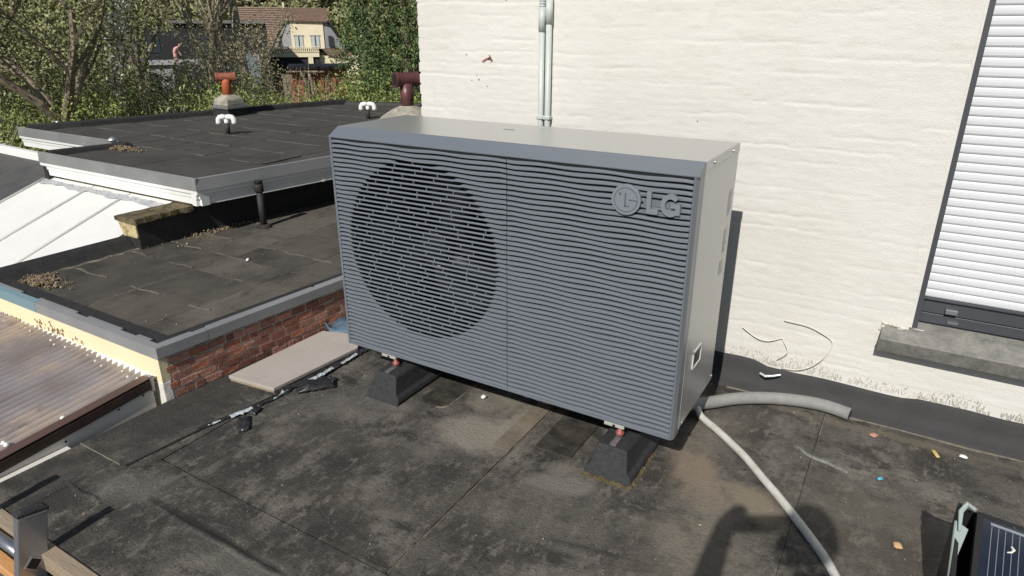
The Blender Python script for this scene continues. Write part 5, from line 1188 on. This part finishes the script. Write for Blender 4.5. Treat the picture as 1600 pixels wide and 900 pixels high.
fbox(F3, 1.72, 1.90, .02, .09, .10, .60, 'window', M_win, hs)
def tiled(P0, P1, P2, P3, nr, parent, nm='roof'):
    """tile courses as stepped strips between the eave P0-P1 and the ridge P3-P2"""
    P0, P1, P2, P3 = map(Vector, (P0, P1, P2, P3)); b = MB(); nrm = (P1 - P0).cross(P3 - P0).normalized()
    if nrm.z < 0: nrm = -nrm
    for i in range(nr):
        t0, t1 = i / nr, (i + 1) / nr; a, b1, c, d = P0.lerp(P3, t0), P1.lerp(P2, t0), P1.lerp(P2, t1), P0.lerp(P3, t1)
        b.add([a + nrm * .05, b1 + nrm * .05, c + nrm * .012, d + nrm * .012, a - nrm * .02, b1 - nrm * .02], [(0, 1, 2, 3), (4, 5, 1, 0)])
    return b.build(nm, M_hroof, parent)
tiled(F3(-.28, -.12, 1.28), F3(1.75, -.12, 1.22), F3(1.75, 1.4, 1.85), F3(-.28, 1.4, 1.9), 10, hs)
tiled(F3(-3.2, .35, -.35), F3(-1.02, .35, -.1), F3(-.12, 1.2, 1.9), F3(-2.5, 1.2, 1.9), 26, hs)
MB().tube([F3(-1.08, .25, -.1), F3(-.10, .02, 1.35)], .035, 4).tube([F3(1.72, 0, 1.28), F3(2.62, .2, -.1)], .04, 4).build('barge_board', M_hdark, hs)
tiled(F3(1.62, -.35, -.28), F3(3.1, -.2, -.62), F3(2.5, .3, .02), F3(1.30, .1, .06), 6, hs)
fbox(F3, 1.25, 3.1, -.25, .3, GZ, -.32, 'porch_wall', M_hcream, hs)
fbox(F3, -1.0, 1.25, -.55, 0, -.34, -.12, 'balcony_slab', M_hcream, hs)
fbox(F3, -1.0, 1.25, -.45, 2.8, GZ, -.345, 'ground_floor', M_hdark, hs)
fbox(F3, .72, .95, -.56, -.452, -.95, -.35, 'pillar', M_hcream, hs)
fbox(F3, -1.02, 1.27, -.58, -.50, .09, .13, 'handrail', M_hcream, hs); fbox(F3, -1.02, 1.27, -.58, -.50, -.12, -.09, 'plinth_rail', M_hcream, hs)
bme = MB().lathe([(.022, 0), (.034, .05), (.02, .10), (.024, .17)], (0, 0, 0), 6).build('baluster', M_hcream, None); bmd = bme.data; bpy.data.objects.remove(bme)
for i in range(26):
    o = bpy.data.objects.new('baluster', bmd); COL.objects.link(o); put(o, hs); o.location = F3(-.98 + i * .088, -.54, -.09)
fbox(F3, -.30, -.22, .55, .63, 1.8, 2.1, 'chimney', M_hcream, hs)
# blue grey fence / tarp right of the willow
tp_ = thing('garden_screen', 'blue grey garden screen left of the brick shed', 'screen', (-16.0, 13.0, GZ))
F4 = frame(-16.3, 12.6, radians(45))
for i in range(3): fbox(F4, i * .16, i * .16 + .15, .01 * (i % 2), .03 + .01 * (i % 2), GZ, .35 - .04 * (i % 3), 'screen_board', M_bluef, tp_)
fn = thing('wood_fence', 'grey weathered wooden fence below the balcony house', 'fence', (-15.4, 13.6, GZ))
F5 = frame(-15.55, 13.35, radians(45))
for i in range(14): fbox(F5, i * .12, i * .12 + .112, .006 * (i % 2), .03 + .006 * (i % 2), GZ, -.32 + random.uniform(-.02, .02), 'fence_board', mat('fence_grey%d' % i, (.2 + .02 * (i % 3), .17, .13), .9), fn)
# brick shed with dark flat roof and pergola
sd = thing('brick_shed', 'small red brick shed with dark flat roof below the balcony house', 'shed', (-12.8, 12.1, GZ))
F6 = frame(-13.22, 11.62, radians(46))
fbox(F6, .0, .98, .12, 1.4, GZ, -.02, 'brick_wall', mat('shed_brick', (.34, .11, .065), .9, 0, 30, (.42, .15, .09), .5, 40), sd)
fbox(F6, .985, 1.5, .125, 1.4, GZ, -.02, 'brick_wall', M_bk[0], sd)
fbox(F6, -.08, 1.6, -.1, 1.5, -.02, .05, 'roof_slab', M_hdark, sd)
fbox(F6, .98, 1.0, .10, .12, GZ, -.03, 'downpipe', M_lean, sd)
MB().tube([F6(-.1, -.05, -.07), F6(.9, -.05, -.09)], .032, 6).build('pergola_log', M_barkp, sd)
for a in (.35, .52): MB().tube([F6(a, -.02, GZ), F6(a + .02, -.03, -.4), F6(a - .05, -.04, -.08)], [.05, .045, .04], 6).build('pergola_post', M_barkp, sd)
rb = thing('red_brick_wall', 'low red brick wall glimpsed through the trees at far left', 'wall', (-12, 2.0, GZ))
F7 = frame(-13.2, 1.2, radians(28)); fbox(F7, 0, 2.6, 0, .2, GZ, .55, 'wall_face', M_bk[0], rb); fbox(F7, -.02, 2.62, -.02, .22, .55, .6, 'wall_coping', M_cem, rb)
